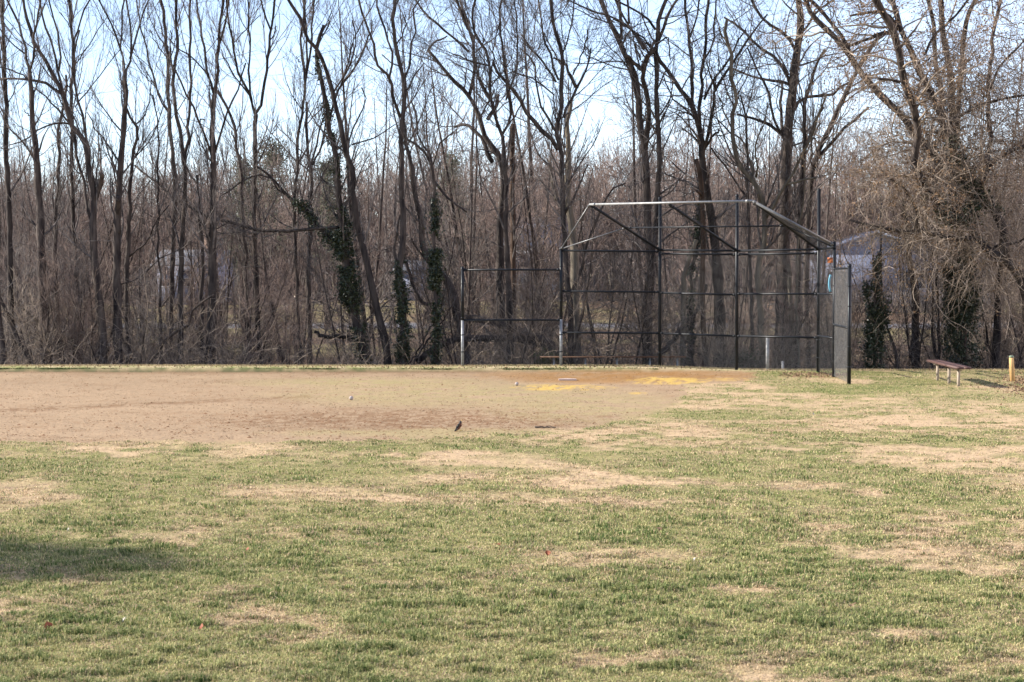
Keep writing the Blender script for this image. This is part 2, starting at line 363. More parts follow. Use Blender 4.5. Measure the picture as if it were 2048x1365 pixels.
# ------------------------------------------------------------------ branch growth
def resample(P, Rr, K):
    """Catmull-Rom resample of an open polyline"""
    P = np.asarray(P, float); Rr = np.asarray(Rr, float)
    seg = np.linalg.norm(np.diff(P, axis=0), axis=1); t = np.concatenate([[0], np.cumsum(seg)]); L = t[-1]
    q = np.linspace(0, L, K); out = np.empty((K, 3))
    m = np.gradient(P, t, axis=0) if len(P) > 2 else np.repeat((P[1:] - P[:1]) / L, 2, 0)
    j = np.clip(np.searchsorted(t, q, side='right') - 1, 0, len(P) - 2)
    h = (t[j + 1] - t[j]); s = (q - t[j]) / h
    h00 = 2 * s**3 - 3 * s**2 + 1; h10 = s**3 - 2 * s**2 + s; h01 = -2 * s**3 + 3 * s**2; h11 = s**3 - s**2
    out = h00[:, None] * P[j] + (h10 * h)[:, None] * m[j] + h01[:, None] * P[j + 1] + (h11 * h)[:, None] * m[j + 1]
    return out, np.interp(q, t, Rr), L
def lens(P): return np.linalg.norm(np.diff(P, axis=1), axis=2).sum(1)
def grow(r, P, Rd, dens, L0, L1, ang, K, rr, rmin, up, wig, t0=0.15, t1=0.98, apical=0.5, droop=0.0, rmax=9, z_lo=None):
    """children of every parent branch: P (N,K,3) -> (M,K,3)"""
    ln = lens(P); cnt = r.poisson(ln * dens); par = np.repeat(np.arange(len(P)), cnt); M = len(par)
    if M == 0: return np.zeros((0, K, 3)), np.zeros((0, K))
    t = r.uniform(t0, t1, M); kp = P.shape[1]
    f = t * (kp - 1); i = np.minimum(f.astype(int), kp - 2); fr = (f - i)[:, None]
    p = P[par, i] * (1 - fr) + P[par, i + 1] * fr
    T = P[par, i + 1] - P[par, i]; T /= np.linalg.norm(T, axis=1, keepdims=True) + 1e-9
    pr = Rd[par, i] * (1 - fr[:, 0]) + Rd[par, i + 1] * fr[:, 0]
    rnd = r.normal(0, 1, (M, 3)); rnd -= (rnd * T).sum(1, keepdims=True) * T; rnd /= np.linalg.norm(rnd, axis=1, keepdims=True) + 1e-9
    a = np.radians(r.normal(ang, 12, M))[:, None]
    D = np.cos(a) * T + np.sin(a) * rnd
    L = r.uniform(L0, L1, M) * (1 - apical * t)
    rs = np.clip(pr * rr * r.uniform(0.7, 1.1, M), rmin, rmax); 
    out = np.empty((M, K, 3)); out[:, 0] = p; st = (L / (K - 1))[:, None]
    for k in range(1, K):
        D = D + r.normal(0, wig, (M, 3)); D[:, 2] += up - droop * k / K
        D /= np.linalg.norm(D, axis=1, keepdims=True)
        out[:, k] = out[:, k - 1] + D * st
    taper = np.linspace(1, 0.0, K)[None, :] ** 0.8
    Rc = rmin + (rs[:, None] - rmin) * taper; Rc[:, -1] *= 0.7
    if z_lo is not None:
        keep = p[:, 2] > z_lo; out = out[keep]; Rc = Rc[keep]
    return out, Rc

def leaf_cards(mb, r, C, size, spread, flat=0.0):
    n = len(C); C = C + r.normal(0, spread, (n, 3))
    a = r.normal(0, 1, (n, 3)); a /= np.linalg.norm(a, axis=1, keepdims=True)
    b = r.normal(0, 1, (n, 3)); b -= (a * b).sum(1, keepdims=True) * a; b /= np.linalg.norm(b, axis=1, keepdims=True)
    s = size * r.uniform(0.6, 1.3, n)[:, None]; c = np.cross(a, b) * s * 0.25
    V = np.stack([C - a * s, C - b * s * 0.6 + c, C + a * s, C + b * s * 0.6 + c], 1).reshape(-1, 3)
    i = np.arange(n)[:, None] * 4
    mb.add(V, [i + np.array([[0, 1, 2]]), i + np.array([[0, 2, 3]])])

# ------------------------------------------------------------------ traced trees of the wood edge
def hero(label, d, limbs, tw=1.0, style='up', twig=None, bark=None, ivy=None, leaves=None, name='bare_tree', cat='tree', group='bare trees along the near edge of the woods', seed=None, lowtwigs=1.0, fan=1.0, wk=1.0):
    r = np.random.default_rng(seed if seed is not None else int(abs(limbs[0][0][0][0]) * 7 + d * 13) + 3)
    base = limbs[0][0][0]
    bp = at(base[0], base[1], d); gx = float(gz(bp[0], d)) 
    root = empty(name, (bp[0], d, gx)); tag(root, label, cat, group)
    trunk = MB(); crown = MB()
    px_done = []; P3 = []; LP = []
    for li, (pts, w0, w1) in enumerate(limbs):
        pts = [tuple(map(float, q)) for q in pts]
        ext = pts[-1][1] < 22
        if ext:
            (x1, y1), (x0, y0) = pts[-1], pts[-2]; n = math.hypot(x1 - x0, y1 - y0) + 1e-6
            ux, uy = (x1 - x0) / n, (y1 - y0) / n
            pts += [(x1 + ux * 70, y1 + uy * 60 - 15), (x1 + ux * 110 + r.normal(0, 10), y1 + uy * 110 - 60)]
        if li == 0: dep0 = d
        else:
            A0 = np.array(px_done); q = np.argmin(((A0[:, :2] - np.array(pts[0])) ** 2).sum(1)); dep0 = A0[q, 2]
        tot = sum(math.hypot(pts[k + 1][0] - pts[k][0], pts[k + 1][1] - pts[k][1]) for k in range(len(pts) - 1)) * d / F
        slope = (0.0 if li == 0 else r.uniform(-0.45, 0.45)) * tot
        acc = 0; W = []; RR = []
        for k, q in enumerate(pts):
            if k: acc += math.hypot(q[0] - pts[k - 1][0], q[1] - pts[k - 1][1]) * d / F
            t = acc / max(tot, 1e-6); dd = dep0 + slope * t + (0.25 * math.sin(3 * t + li) * t if li else 0.35 * math.sin(2.2 * t + d) * t)
            W.append(at(q[0], q[1], dd)); wpx = (w0 + (w1 - w0) * min(1, t * (1.0 if not ext else 1.15)))
            RR.append(max((0.46 if li == 0 else 0.41) * wk * max(wpx, 1.0) / F * dd, 0.006))
        W = np.array(W)
        if li == 0:
            g0 = float(gz(W[0, 0], W[0, 1])) - 0.15
            if W[0, 2] > g0 + 0.05:
                W = np.vstack([[W[0, 0], W[0, 1], g0], W]); RR = [RR[0] * 1.25] + RR
            else: RR[0] *= 1.2
        K = int(np.clip(tot / 0.28, 8, 44))
        Q, Rq, L = resample(W, RR, K)
        Q[1:] += r.normal(0, 0.007, (K - 1, 3)) * np.array([1, 1, 0.3]) * (1 + 1.5 * (Rq[1:, None] < 0.06))
        Rq = Rq * (1 + 0.07 * np.sin(np.arange(K) * 1.7 + r.uniform(0, 6)) + r.normal(0, 0.03, K))
        trunk.tubes(Q[None], Rq[None], 9 if Rq[0] > 0.07 else 6, cap=True)
        for k, q in enumerate(Q):
            dy = q[1]; zz = q[2]; e = (zz - H) / dy
            px_done.append([CX + F * q[0] / dy, 575 - F * e, dy])
        # resample into fixed K for growth
        q24, r24, _ = resample(Q, Rq, 24)
        P3.append(q24); LP.append((r24, li))
    P = np.array(P3); Rd = np.array([a for a, _ in LP])
    up = {'up': 0.16, 'vase': 0.11, 'wide': 0.03, 'tangle': -0.02}[style]
    ang = {'up': 30, 'vase': 36, 'wide': 52, 'tangle': 60}[style]
    wig = {'up': 0.10, 'vase': 0.12, 'wide': 0.17, 'tangle': 0.26}[style]
    zl = 2.6
    b1, q1 = grow(r, P, Rd, 1.9 * tw, 0.9 * fan, 2.9 * fan, ang, 9, 0.42, 0.006, up, wig, 0.12, 0.98, 0.35, rmax=0.032, z_lo=zl)
    tips = P[:, -2:-1].repeat(2, 0)
    b0, q0 = grow(r, P[:, :], Rd, 0.5 * lowtwigs, 0.5, 1.7, 62, 7, 0.2, 0.004, 0.02, 0.16, 0.05, 0.9, 0.0, rmax=0.011)
    b2, q2 = grow(r, b1, q1, 3.2 * tw ** .5, 0.4, 1.35, ang * 0.95, 6, 0.6, 0.004, up * 0.9, wig * 1.1, 0.15, 1.0, 0.35, rmax=0.012)
    b3, q3 = grow(r, b2, q2, 6.5 * tw ** .5, 0.15, 0.65, 40, 4, 0.6, 0.0027, up, wig, 0.1, 1.0, 0.3, rmax=0.006)
    b4, q4 = grow(r, b0, q0, 4.0, 0.2, 0.8, 45, 4, 0.6, 0.0027, 0.04, 0.16, 0.1, 1.0, 0.3, rmax=0.006)
    trunk.build('trunk', bark or M_BARK, root, True)
    tm = twig or M_TWIG
    for (b, q, S) in ((b1, q1, 5), (b2, q2, 3), (b3, q3, 3), (b0, q0, 4), (b4, q4, 3)):
        if len(b): crown.tubes(b, q, S)
    if crown.n: crown.build('crown', tm, root)
    if leaves:
        mb = MB(); allt = np.concatenate([b2[:, 3], b2[:, -1], b3[:, -1], b3[:, 2]]); n = int(leaves)
        # leaves hang in clusters
        c0 = allt[r.integers(0, len(allt), n // 4)]; C = np.repeat(c0, 4, 0)
        leaf_cards(mb, r, C, 0.030, 0.05)
        mb.build('leaves', M_LEAFB, root)
    if ivy:
        mb = MB()
        for (li, ya, yb, n, ra, rb) in ivy:
            q = P3[li]; py = 575 - F * (q[:, 2] - H) / q[:, 1]
            sel = np.where((py >= ya) & (py <= yb))[0]
            if len(sel) < 2: continue
            s0, s1 = sel[0], sel[-1]
            f = r.uniform(s0, s1, n); i = np.minimum(f.astype(int), 22); fr = (f - i)[:, None]
            C = q[i] * (1 - fr) + q[i + 1] * fr; rad = np.array(LP[li][0])[i]
            tt = (f - s0) / max(s1 - s0, 1); bul = ra + (rb - ra) * tt
            bul = bul * 0.75 * (0.45 + 1.0 * fbm(f * 0.9, f * 0 + li, 1.0, 2, d))
            az = r.uniform(0, 6.283, n); rr_ = rad + bul * np.sqrt(r.random(n))
            C = C + np.stack([np.cos(az) * rr_, np.sin(az) * rr_, r.normal(0, 0.08, n)], -1)
            k = max(8, n // 45); cen = C[r.integers(0, n, k)]; gr = r.integers(0, k, n); half = r.random(n) < 0.55
            wgt = r.uniform(0.4, 1.5, k)[gr][:, None]
            C[half] = (cen[gr] + r.normal(0, 1, (n, 3)) * 0.075 * wgt * np.array([1, 1, 1.5]))[half]
            keep = fbm(C[:, 0] * 3 + C[:, 1] * 2, C[:, 2] * 3, 1.0, 2, d) > 0.34
            leaf_cards(mb, r, C[keep], 0.036, 0.012)
        mb.build('ivy', M_IVY, root)
    return root

HT = []
def T(*a, **k): HT.append((a, k))
T("thin straight bare tree at the far left edge of the frame, without forks", 46.5, [([(30, 738), (22, 614), (20, 526), (19, 438), (16, 365), (11, 278), (13, 205), (9, 164), (6, 88), (3, 0)], 15, 7), ([(12, 215), (30, 180), (48, 120)], 3, 2)])
T("short dark trunk leaning left, crossing the foot of the leftmost tree", 45.6, [([(66, 736), (40, 690), (15, 630), (-6, 590), (-30, 520), (-50, 420)], 12, 7)])
T("straight bare tree with a narrow two-way fork high up, second from the left edge", 46, [([(92, 738), (89, 665), (87, 614), (82, 526), (80, 438), (76, 366), (72, 293), (65, 249), (63, 176), (60, 141)], 25, 9), ([(60, 141), (50, 108), (44, 64), (32, 35), (15, 0)], 7, 4), ([(60, 141), (69, 97), (72, 59), (77, 12)], 7, 4), ([(50, 108), (32, 94), (6, 65), (-12, 40)], 4, 3), ([(76, 330), (45, 283), (20, 258), (0, 223)], 5, 3), ([(65, 235), (49, 222), (48, 218)], 3, 2)])
T("slim bare tree with a crooked limb sweeping in low from the left", 47, [([(120, 736), (116, 614), (110, 526), (112, 450), (116, 380), (118, 300), (117, 250), (128, 215), (133, 150)], 13, 5), ([(128, 731), (123, 696), (97, 661), (73, 643), (44, 614), (20, 600)], 8, 5), ([(108, 530), (98, 570), (112, 590)], 4, 3)])
T("broad leaning bare tree with a broken pale stub and many rising limbs", 45.8, [([(206, 738), (205, 672), (196, 585), (188, 497), (185, 453), (188, 400), (176, 328), (167, 278), (147, 258), (126, 190), (111, 161), (91, 126), (70, 82), (56, 41), (48, 0)], 20, 5), ([(190, 400), (200, 372), (203, 346)], 13, 11), ([(182, 440), (172, 400), (160, 340), (150, 300), (147, 258)], 9, 7), ([(126, 190), (118, 140), (112, 115), (100, 80), (88, 50), (78, 0)], 7, 4), ([(118, 140), (121, 100), (108, 40), (100, 0)], 6, 3), ([(126, 190), (100, 170), (60, 160), (0, 158)], 8, 4), ([(60, 160), (22, 140), (-5, 134)], 4, 3), ([(147, 250), (120, 246), (80, 258), (45, 283), (20, 290)], 5, 3), ([(178, 325), (176, 293), (167, 243), (158, 205), (149, 161), (150, 110), (158, 60)], 8, 4), ([(147, 258), (120, 225), (95, 195), (66, 175)], 6, 3)])
T("straight bare tree behind the leaning one, parting in two near the top", 48.5, [([(160, 736), (155, 600), (150, 500), (144, 400), (143, 258), (144, 140), (146, 85), (141, 30), (139, 0)], 11, 6), ([(146, 85), (157, 50), (165, 25), (178, 0)], 5, 3), ([(143, 60), (133, 45), (122, 25)], 3, 2), ([(145, 135), (165, 110), (190, 70), (215, 30)], 3, 2), ([(150, 215), (185, 170), (215, 130), (240, 100)], 4, 2)])
T("bare tree broken off at head height with a thinner stem rising into three limbs", 46, [([(236, 738), (235, 643), (234, 555), (234, 467), (236, 400), (240, 350), (243, 300), (250, 220), (252, 180), (249, 138)], 22, 9), ([(236, 470), (236, 430), (237, 394)], 14, 13), ([(249, 138), (240, 97), (231, 64), (211, 29), (199, 0)], 6, 3), ([(240, 97), (243, 44), (248, 0)], 5, 4), ([(250, 145), (258, 132), (261, 73), (253, 0)], 6, 4), ([(260, 118), (275, 67), (293, 9), (296, 0)], 5, 3), ([(243, 330), (215, 290), (197, 265), (170, 225)], 5, 3), ([(238, 570), (281, 555), (311, 523), (340, 508), (385, 485)], 4, 2)])
T("slender bare tree with a zigzag upper stem, just right of the broken one", 46.6, [([(257, 737), (255, 643), (253, 555), (258, 467), (260, 380), (267, 308), (272, 249), (255, 226), (250, 190)], 14, 5), ([(272, 249), (290, 230), (299, 205), (302, 160)], 4, 3), ([(258, 514), (293, 485), (317, 435), (340, 412)], 5, 3), ([(266, 320), (300, 280), (322, 230), (330, 180)], 4, 2)])
T("curving low sapling bent like a hook at the foot of the woods", 45.2, [([(289, 736), (308, 716), (327, 687), (340, 672), (369, 658), (390, 614), (430, 590)], 9, 4), ([(327, 687), (318, 660), (322, 620), (345, 585)], 4, 3), ([(300, 655), (290, 640), (270, 637)], 3, 2)], style='wide')
T("very thin straight bare sapling left of the paired trunks", 46.2, [([(321, 736), (321, 585), (318, 467), (315, 350), (317, 293), (314, 243), (305, 190)], 7, 3)])
T("tall bare tree whose long left limb bows away near the top", 48, [([(340, 737), (343, 600), (348, 450), (350, 381), (343, 290), (338, 226), (334, 117), (331, 82), (322, 0)], 12, 6), ([(338, 226), (322, 202), (308, 164), (296, 111), (281, 53), (273, 0)], 5, 3), ([(334, 117), (315, 90), (300, 60)], 3, 2)])
T("bare tree of two close stems left of the tall three-way fork", 46.6, [([(361, 737), (362, 555), (366, 450), (370, 399), (368, 322), (363, 278), (355, 234), (346, 147), (353, 97), (352, 0)], 13, 5), ([(368, 322), (374, 290), (378, 205), (380, 117), (380, 0)], 9, 5), ([(346, 147), (343, 100), (340, 62)], 4, 3)])
T("slim grey trunk close against the left side of the tall forked tree", 46.9, [([(403, 737), (403, 585), (404, 511), (400, 440), (395, 350)], 11, 5)])
T("tall straight bare tree with a deep three-way fork, dark trunk", 45.7, [([(417, 738), (424, 643), (424, 526), (426, 453), (427, 350), (426, 308), (425, 264), (428, 190)], 21, 10), ([(428, 190), (418, 158), (410, 103), (403, 67), (394, 0)], 7, 4), ([(428, 190), (435, 141), (437, 88), (446, 0)], 9, 5), ([(437, 94), (448, 59), (459, 0)], 6, 4), ([(423, 310), (410, 270), (399, 249), (384, 211), (372, 190), (349, 138), (338, 120)], 7, 4), ([(430, 305), (441, 270), (457, 217), (472, 188), (484, 155), (490, 126)], 6, 4), ([(399, 249), (404, 238), (408, 240)], 3, 3), ([(418, 158), (384, 114), (355, 97), (338, 78)], 4, 3)])
T("thin crooked bare tree leaning left behind the deep three-way fork", 49, [([(500, 738), (492, 560), (484, 396), (481, 337), (472, 287), (470, 255), (457, 223), (443, 196), (428, 176)], 10, 6), ([(472, 287), (463, 262)], 4, 3)])
T("bare tree with a clean Y-shaped fork standing against open sky", 47.5, [([(519, 738), (514, 600), (508, 399), (510, 322), (511, 278), (510, 229)], 12, 9), ([(510, 229), (498, 190), (484, 161), (472, 129), (466, 88), (457, 50), (453, 0)], 7, 4), ([(498, 190), (478, 161), (457, 129), (444, 100)], 4, 3), ([(504, 205), (500, 188), (498, 141), (501, 97), (497, 59), (497, 0)], 6, 3), ([(510, 229), (518, 222), (528, 182), (535, 126), (541, 73), (551, 0)], 8, 5), ([(541, 60), (533, 38), (522, 0)], 5, 3), ([(541, 80), (547, 72), (553, 52)], 3, 3), ([(466, 88), (490, 60), (520, 30)], 3, 2)])
T("tall slim bare tree with three parallel upright stems", 47, [([(600, 737), (592, 520), (589, 400), (595, 343), (598, 264), (602, 229), (610, 190), (611, 164), (605, 129), (601, 97), (608, 44), (608, 0)], 9, 5), ([(611, 164), (617, 132), (621, 103), (624, 59), (629, 0)], 6, 4), ([(610, 190), (614, 130), (612, 88), (611, 0)], 6, 4), ([(601, 125), (590, 113)], 3, 2)])
T("bare tree with a wishbone fork, behind the left of the ivy covered trunk", 48, [([(620, 737), (618, 560), (621, 399), (623, 337), (615, 308), (614, 264), (612, 205)], 11, 6), ([(623, 337), (633, 287), (645, 243), (652, 225)], 6, 4), ([(627, 331), (636, 311), (648, 264), (655, 230)], 6, 4), ([(628, 390), (645, 355), (662, 315)], 4, 3)])
T("thick ivy clad trunk with a long leaning limb and a drooping dead branch", 46, [([(730, 738), (709, 628), (695, 555), (686, 467), (678, 399), (668, 293), (657, 255), (655, 223), (648, 182), (639, 147), (633, 111), (645, 50)], 20, 7), ([(690, 520), (671, 490), (633, 449), (604, 414), (574, 391), (545, 356), (515, 334)], 13, 5), ([(574, 391), (552, 378), (540, 355), (515, 350), (480, 368), (440, 395)], 5, 3), ([(676, 455), (633, 458), (560, 463), (516, 460), (457, 444), (419, 435), (375, 412), (340, 389), (311, 363), (267, 331)], 8, 5), ([(457, 444), (440, 455), (410, 462)], 3, 2), ([(657, 255), (664, 215), (680, 179), (703, 141), (724, 108), (739, 70)], 7, 4)], ivy=[(0, 255, 735, 4200, 0.10, 0.04), (0, 110, 260, 500, 0.03, 0.05), (0, 400, 640, 4200, 0.20, 0.14), (1, 400, 520, 1500, 0.06, 0.2)], name='ivy_covered_tree', group='ivy covered trees')
T("bare tree leaning right at its foot, between the two dark ivy trunks", 45.6, [([(777, 738), (771, 687), (756, 628), (744, 570), (730, 511), (712, 438), (706, 379), (705, 340), (690, 300), (681, 249), (665, 188), (656, 155), (648, 126), (633, 100), (612, 73), (598, 29), (577, 0)], 18, 6), ([(612, 73), (607, 35), (610, 0)], 5, 4), ([(697, 322), (703, 264), (721, 229), (733, 205), (724, 176)], 5, 3), ([(665, 188), (680, 164), (698, 135), (712, 88), (705, 40)], 5, 3), ([(683, 170), (700, 110), (718, 60), (740, 20)], 4, 2), ([(703, 290), (750, 275), (795, 245)], 4, 2)])
T("tall bare tree with ivy only on its lower half and a narrow forked crown", 45.4, [([(806, 738), (806, 614), (800, 526), (805, 491), (806, 423), (802, 379), (803, 330), (802, 264), (807, 215), (809, 188), (797, 117), (788, 67), (788, 0)], 17, 7), ([(807, 195), (818, 175), (832, 147), (846, 127)], 6, 3), ([(806, 176), (818, 141), (822, 97), (831, 59), (826, 23), (838, 0)], 6, 3), ([(800, 235), (788, 199), (778, 155), (765, 141), (747, 111), (748, 92), (736, 59), (724, 29), (718, 0)], 8, 4), ([(779, 155), (783, 117), (768, 59), (759, 29), (755, 0)], 6, 4), ([(800, 135), (783, 125), (765, 110)], 3, 3), ([(793, 90), (806, 70), (812, 30)], 4, 3), ([(800, 430), (790, 520), (796, 540)], 4, 8)], ivy=[(0, 500, 738, 4600, 0.11, 0.03)], name='ivy_covered_tree', group='ivy covered trees')
T("bare trunk snaking from the fallen logs up behind the half ivied tree", 46.8, [([(932, 738), (929, 702), (914, 643), (909, 599), (885, 549), (856, 517), (843, 482), (844, 453), (832, 399), (826, 360), (818, 316), (809, 278), (806, 240)], 22, 7), ([(856, 523), (835, 500), (822, 476)], 6, 4), ([(862, 610), (850, 608), (827, 567), (812, 523)], 10, 8)], lowtwigs=1.4)
T("topped trunk wrapped in pale glossy ivy with thin sprouts above", 45.0, [([(873, 738), (872, 614), (870, 555), (868, 497), (870, 438), (868, 368), (864, 340), (856, 316), (838, 293), (812, 278)], 10, 5), ([(868, 352), (866, 320), (838, 278), (835, 249), (824, 202)], 5, 4), ([(870, 365), (885, 385), (905, 405), (935, 425)], 7, 4), ([(866, 330), (880, 290), (905, 265), (900, 230)], 4, 3), ([(845, 290), (850, 250), (858, 215)], 3, 2)], ivy=[(0, 370, 738, 4200, 0.07, 0.05), (0, 470, 600, 1800, 0.14, 0.14)], name='ivy_covered_tree', group='ivy covered trees')
T("gnarled old tree with heavy twisting limbs against the sky left of centre", 50, [([(1003, 738), (1000, 600), (1000, 450), (997, 311), (973, 278), (958, 234), (938, 193), (914, 167), (891, 144), (870, 117), (856, 100)], 24, 6), ([(856, 100), (865, 88), (882, 79), (897, 73)], 5, 4), ([(938, 105), (920, 88), (900, 70), (870, 44), (850, 29), (840, 12)], 6, 4), ([(938, 193), (946, 164), (945, 88), (923, 9)], 9, 5), ([(985, 325), (970, 300), (953, 264), (929, 249), (909, 255)], 12, 6), ([(975, 240), (990, 215), (998, 190)], 10, 8), ([(960, 240), (975, 205), (990, 180)], 6, 4)], style='wide', tw=1.1, bark=M_BARK)
T("short snapped orange-brown stump top standing above the thicket", 50.5, [([(1026, 738), (1026, 500), (1025, 350), (1025, 290), (1026, 248)], 14, 11)], name='broken_tree', bark=M_DEAD, tw=0.2)
T("dense upright bare tree with sweeping vase shaped limbs above the left fence panel", 45.9, [([(1020, 738), (1017, 555), (1011, 438), (1013, 365), (1008, 308), (1002, 264), (991, 234), (976, 190), (960, 160), (953, 140)], 16, 5), ([(1004, 270), (1017, 249), (1014, 176), (1008, 110), (1000, 50), (1002, 0)], 7, 4), ([(993, 238), (982, 190), (979, 132), (973, 105), (953, 73), (945, 50), (951, 0)], 8, 5), ([(950, 78), (941, 67), (926, 29), (914, 0)], 6, 4), ([(979, 132), (940, 122), (905, 108)], 5, 3), ([(1012, 200), (1030, 150), (1035, 80), (1030, 20)], 5, 3), ([(982, 150), (990, 90), (1000, 40)], 4, 3), ([(1018, 250), (1035, 225), (1050, 190)], 4, 3)], tw=1.5, style='vase')
T("large bare tree left of centre with a thick limb arching out to the left", 45.7, [([(1142, 738), (1141, 650), (1140, 599), (1133, 555), (1130, 482), (1125, 409), (1124, 350), (1122, 300), (1114, 264), (1121, 220), (1123, 161), (1123, 103), (1108, 59), (1102, 10)], 14, 7), ([(1116, 300), (1108, 284), (1087, 264), (1055, 229), (1038, 199), (1020, 173), (999, 147), (985, 125)], 12, 7), ([(1128, 235), (1143, 199), (1155, 173), (1167, 149), (1183, 97)], 8, 4), ([(1152, 175), (1140, 147), (1131, 129), (1108, 117)], 9, 5), ([(1110, 262), (1084, 217), (1076, 190), (1067, 126), (1041, 97)], 6, 4), ([(1117, 160), (1102, 111), (1087, 70), (1080, 20)], 6, 3), ([(1112, 165), (1090, 130), (1064, 97), (1045, 70)], 6, 4), ([(1108, 190), (1070, 160), (1030, 145)], 4, 3), ([(1124, 110), (1140, 70), (1145, 20)], 4, 3), ([(1146, 150), (1165, 110), (1175, 60)], 4, 3), ([(1140, 599), (1164, 532), (1178, 482), (1196, 438), (1210, 403), (1225, 379), (1251, 367)], 8, 4), ([(1128, 430), (1142, 405), (1158, 372), (1175, 330)], 7, 3)], tw=1.5, style='vase')
T("pale lit trunk rising close behind the large arching tree", 48, [([(1152, 738), (1149, 584), (1146, 467), (1136, 399), (1137, 293), (1134, 249), (1142, 200)], 26, 8), ([(1112, 400), (1103, 350), (1098, 320)], 8, 6)], bark=M_BARKP)
T("sturdy twin stemmed bare tree with a limb reaching flat left above the hood", 46.8, [([(1297, 738), (1295, 614), (1301, 555), (1295, 438), (1293, 350), (1288, 293), (1278, 234), (1275, 176), (1266, 141), (1251, 111), (1237, 76), (1219, 44), (1202, 0)], 22, 9), ([(1290, 300), (1296, 249), (1297, 205), (1287, 164), (1290, 132), (1298, 114), (1312, 95)], 15, 8), ([(1282, 140), (1272, 130), (1251, 111)], 9, 9), ([(1283, 135), (1301, 100), (1309, 80)], 8, 6), ([(1288, 100), (1272, 73), (1254, 47), (1240, 20)], 6, 4), ([(1243, 80), (1241, 40), (1237, 0)], 8, 6), ([(1270, 127), (1225, 123), (1190, 127), (1149, 127)], 4, 2), ([(1281, 120), (1275, 100), (1271, 88)], 5, 4), ([(1258, 48), (1258, 25), (1256, 0)], 6, 4), ([(1300, 110), (1268, 64), (1225, 35), (1180, 20)], 6, 3)], style='wide', tw=1.0)
T("dark single stemmed bare tree right beside the twin stemmed one", 46, [([(1291, 738), (1293, 590), (1304, 511), (1311, 450), (1316, 380), (1319, 322), (1315, 249), (1313, 200), (1313, 147), (1313, 88), (1316, 44), (1328, 5)], 15, 8), ([(1318, 80), (1325, 59), (1342, 18), (1352, 0)], 8, 5), ([(1311, 60), (1293, 35), (1257, 15)], 6, 3), ([(1313, 120), (1301, 94), (1269, 64), (1225, 38)], 5, 3), ([(1314, 90), (1332, 75), (1340, 120)], 4, 3), ([(1318, 270), (1330, 230), (1340, 200)], 3, 2)], style='wide')
T("big dark bare tree with a wide fan of limbs behind the middle of the backstop", 46.2, [([(1439, 738), (1439, 643), (1433, 526), (1425, 450), (1416, 399), (1405, 322), (1402, 280), (1392, 234), (1381, 205), (1360, 179), (1336, 144), (1319, 117), (1293, 85)], 28, 6), ([(1389, 225), (1385, 205), (1383, 147), (1378, 73), (1366, 0)], 9, 5), ([(1379, 76), (1395, 35), (1401, 0)], 5, 3), ([(1400, 262), (1400, 220), (1404, 176), (1407, 117), (1416, 0)], 9, 6), ([(1408, 300), (1427, 220), (1432, 176), (1454, 141), (1477, 108), (1518, 50), (1536, 29)], 9, 4), ([(1408, 200), (1421, 167), (1448, 132), (1471, 94), (1490, 60)], 6, 4), ([(1408, 120), (1425, 95), (1428, 50), (1434, 0)], 5, 3), ([(1410, 295), (1425, 275), (1439, 261)], 7, 5), ([(1395, 245), (1378, 225), (1352, 205), (1335, 175), (1325, 150)], 5, 3), ([(1431, 180), (1420, 150), (1415, 120)], 5, 3)], style='wide', tw=1.15)
T("broken brown snag hugging the left of the fan shaped tree", 45.9, [([(1410, 738), (1405, 600), (1406, 480), (1404, 400), (1402, 360), (1392, 319)], 12, 10), ([(1404, 395), (1394, 382)], 8, 7)], name='broken_tree', bark=M_DEAD, tw=0.1)
T("pale S-curved tree with a smooth greenish stem behind the right of the backstop", 45.3, [([(1524, 738), (1520, 614), (1518, 526), (1527, 497), (1530, 453), (1527, 409), (1520, 385), (1509, 366), (1483, 337), (1471, 308), (1465, 264), (1468, 220), (1470, 182), (1463, 161), (1463, 117), (1455, 85), (1450, 40)], 15, 7), ([(1532, 435), (1548, 410), (1565, 379), (1591, 337), (1603, 308), (1624, 270), (1641, 217), (1655, 190)], 9, 4), ([(1571, 370), (1609, 360), (1635, 355)], 6, 4), ([(1510, 365), (1501, 328), (1492, 293), (1468, 270)], 6, 4), ([(1512, 355), (1514, 330), (1509, 299), (1527, 249), (1533, 205)], 5, 3), ([(1466, 262), (1450, 225), (1438, 190)], 4, 3), ([(1516, 440), (1518, 400), (1514, 385)], 5, 5), ([(1465, 160), (1480, 120), (1500, 90), (1520, 75)], 4, 2), ([(1455, 90), (1440, 60), (1432, 25)], 4, 3)], bark=M_BARKP, style='vase')
T("slim straight sapling just left of the pale S-curved tree", 46, [([(1504, 738), (1501, 555), (1496, 409), (1494, 350), (1493, 264), (1489, 226), (1480, 190)], 9, 4), ([(1500, 404), (1474, 368), (1457, 343), (1424, 296)], 4, 4), ([(1494, 240), (1500, 200), (1510, 150)], 3, 2)])
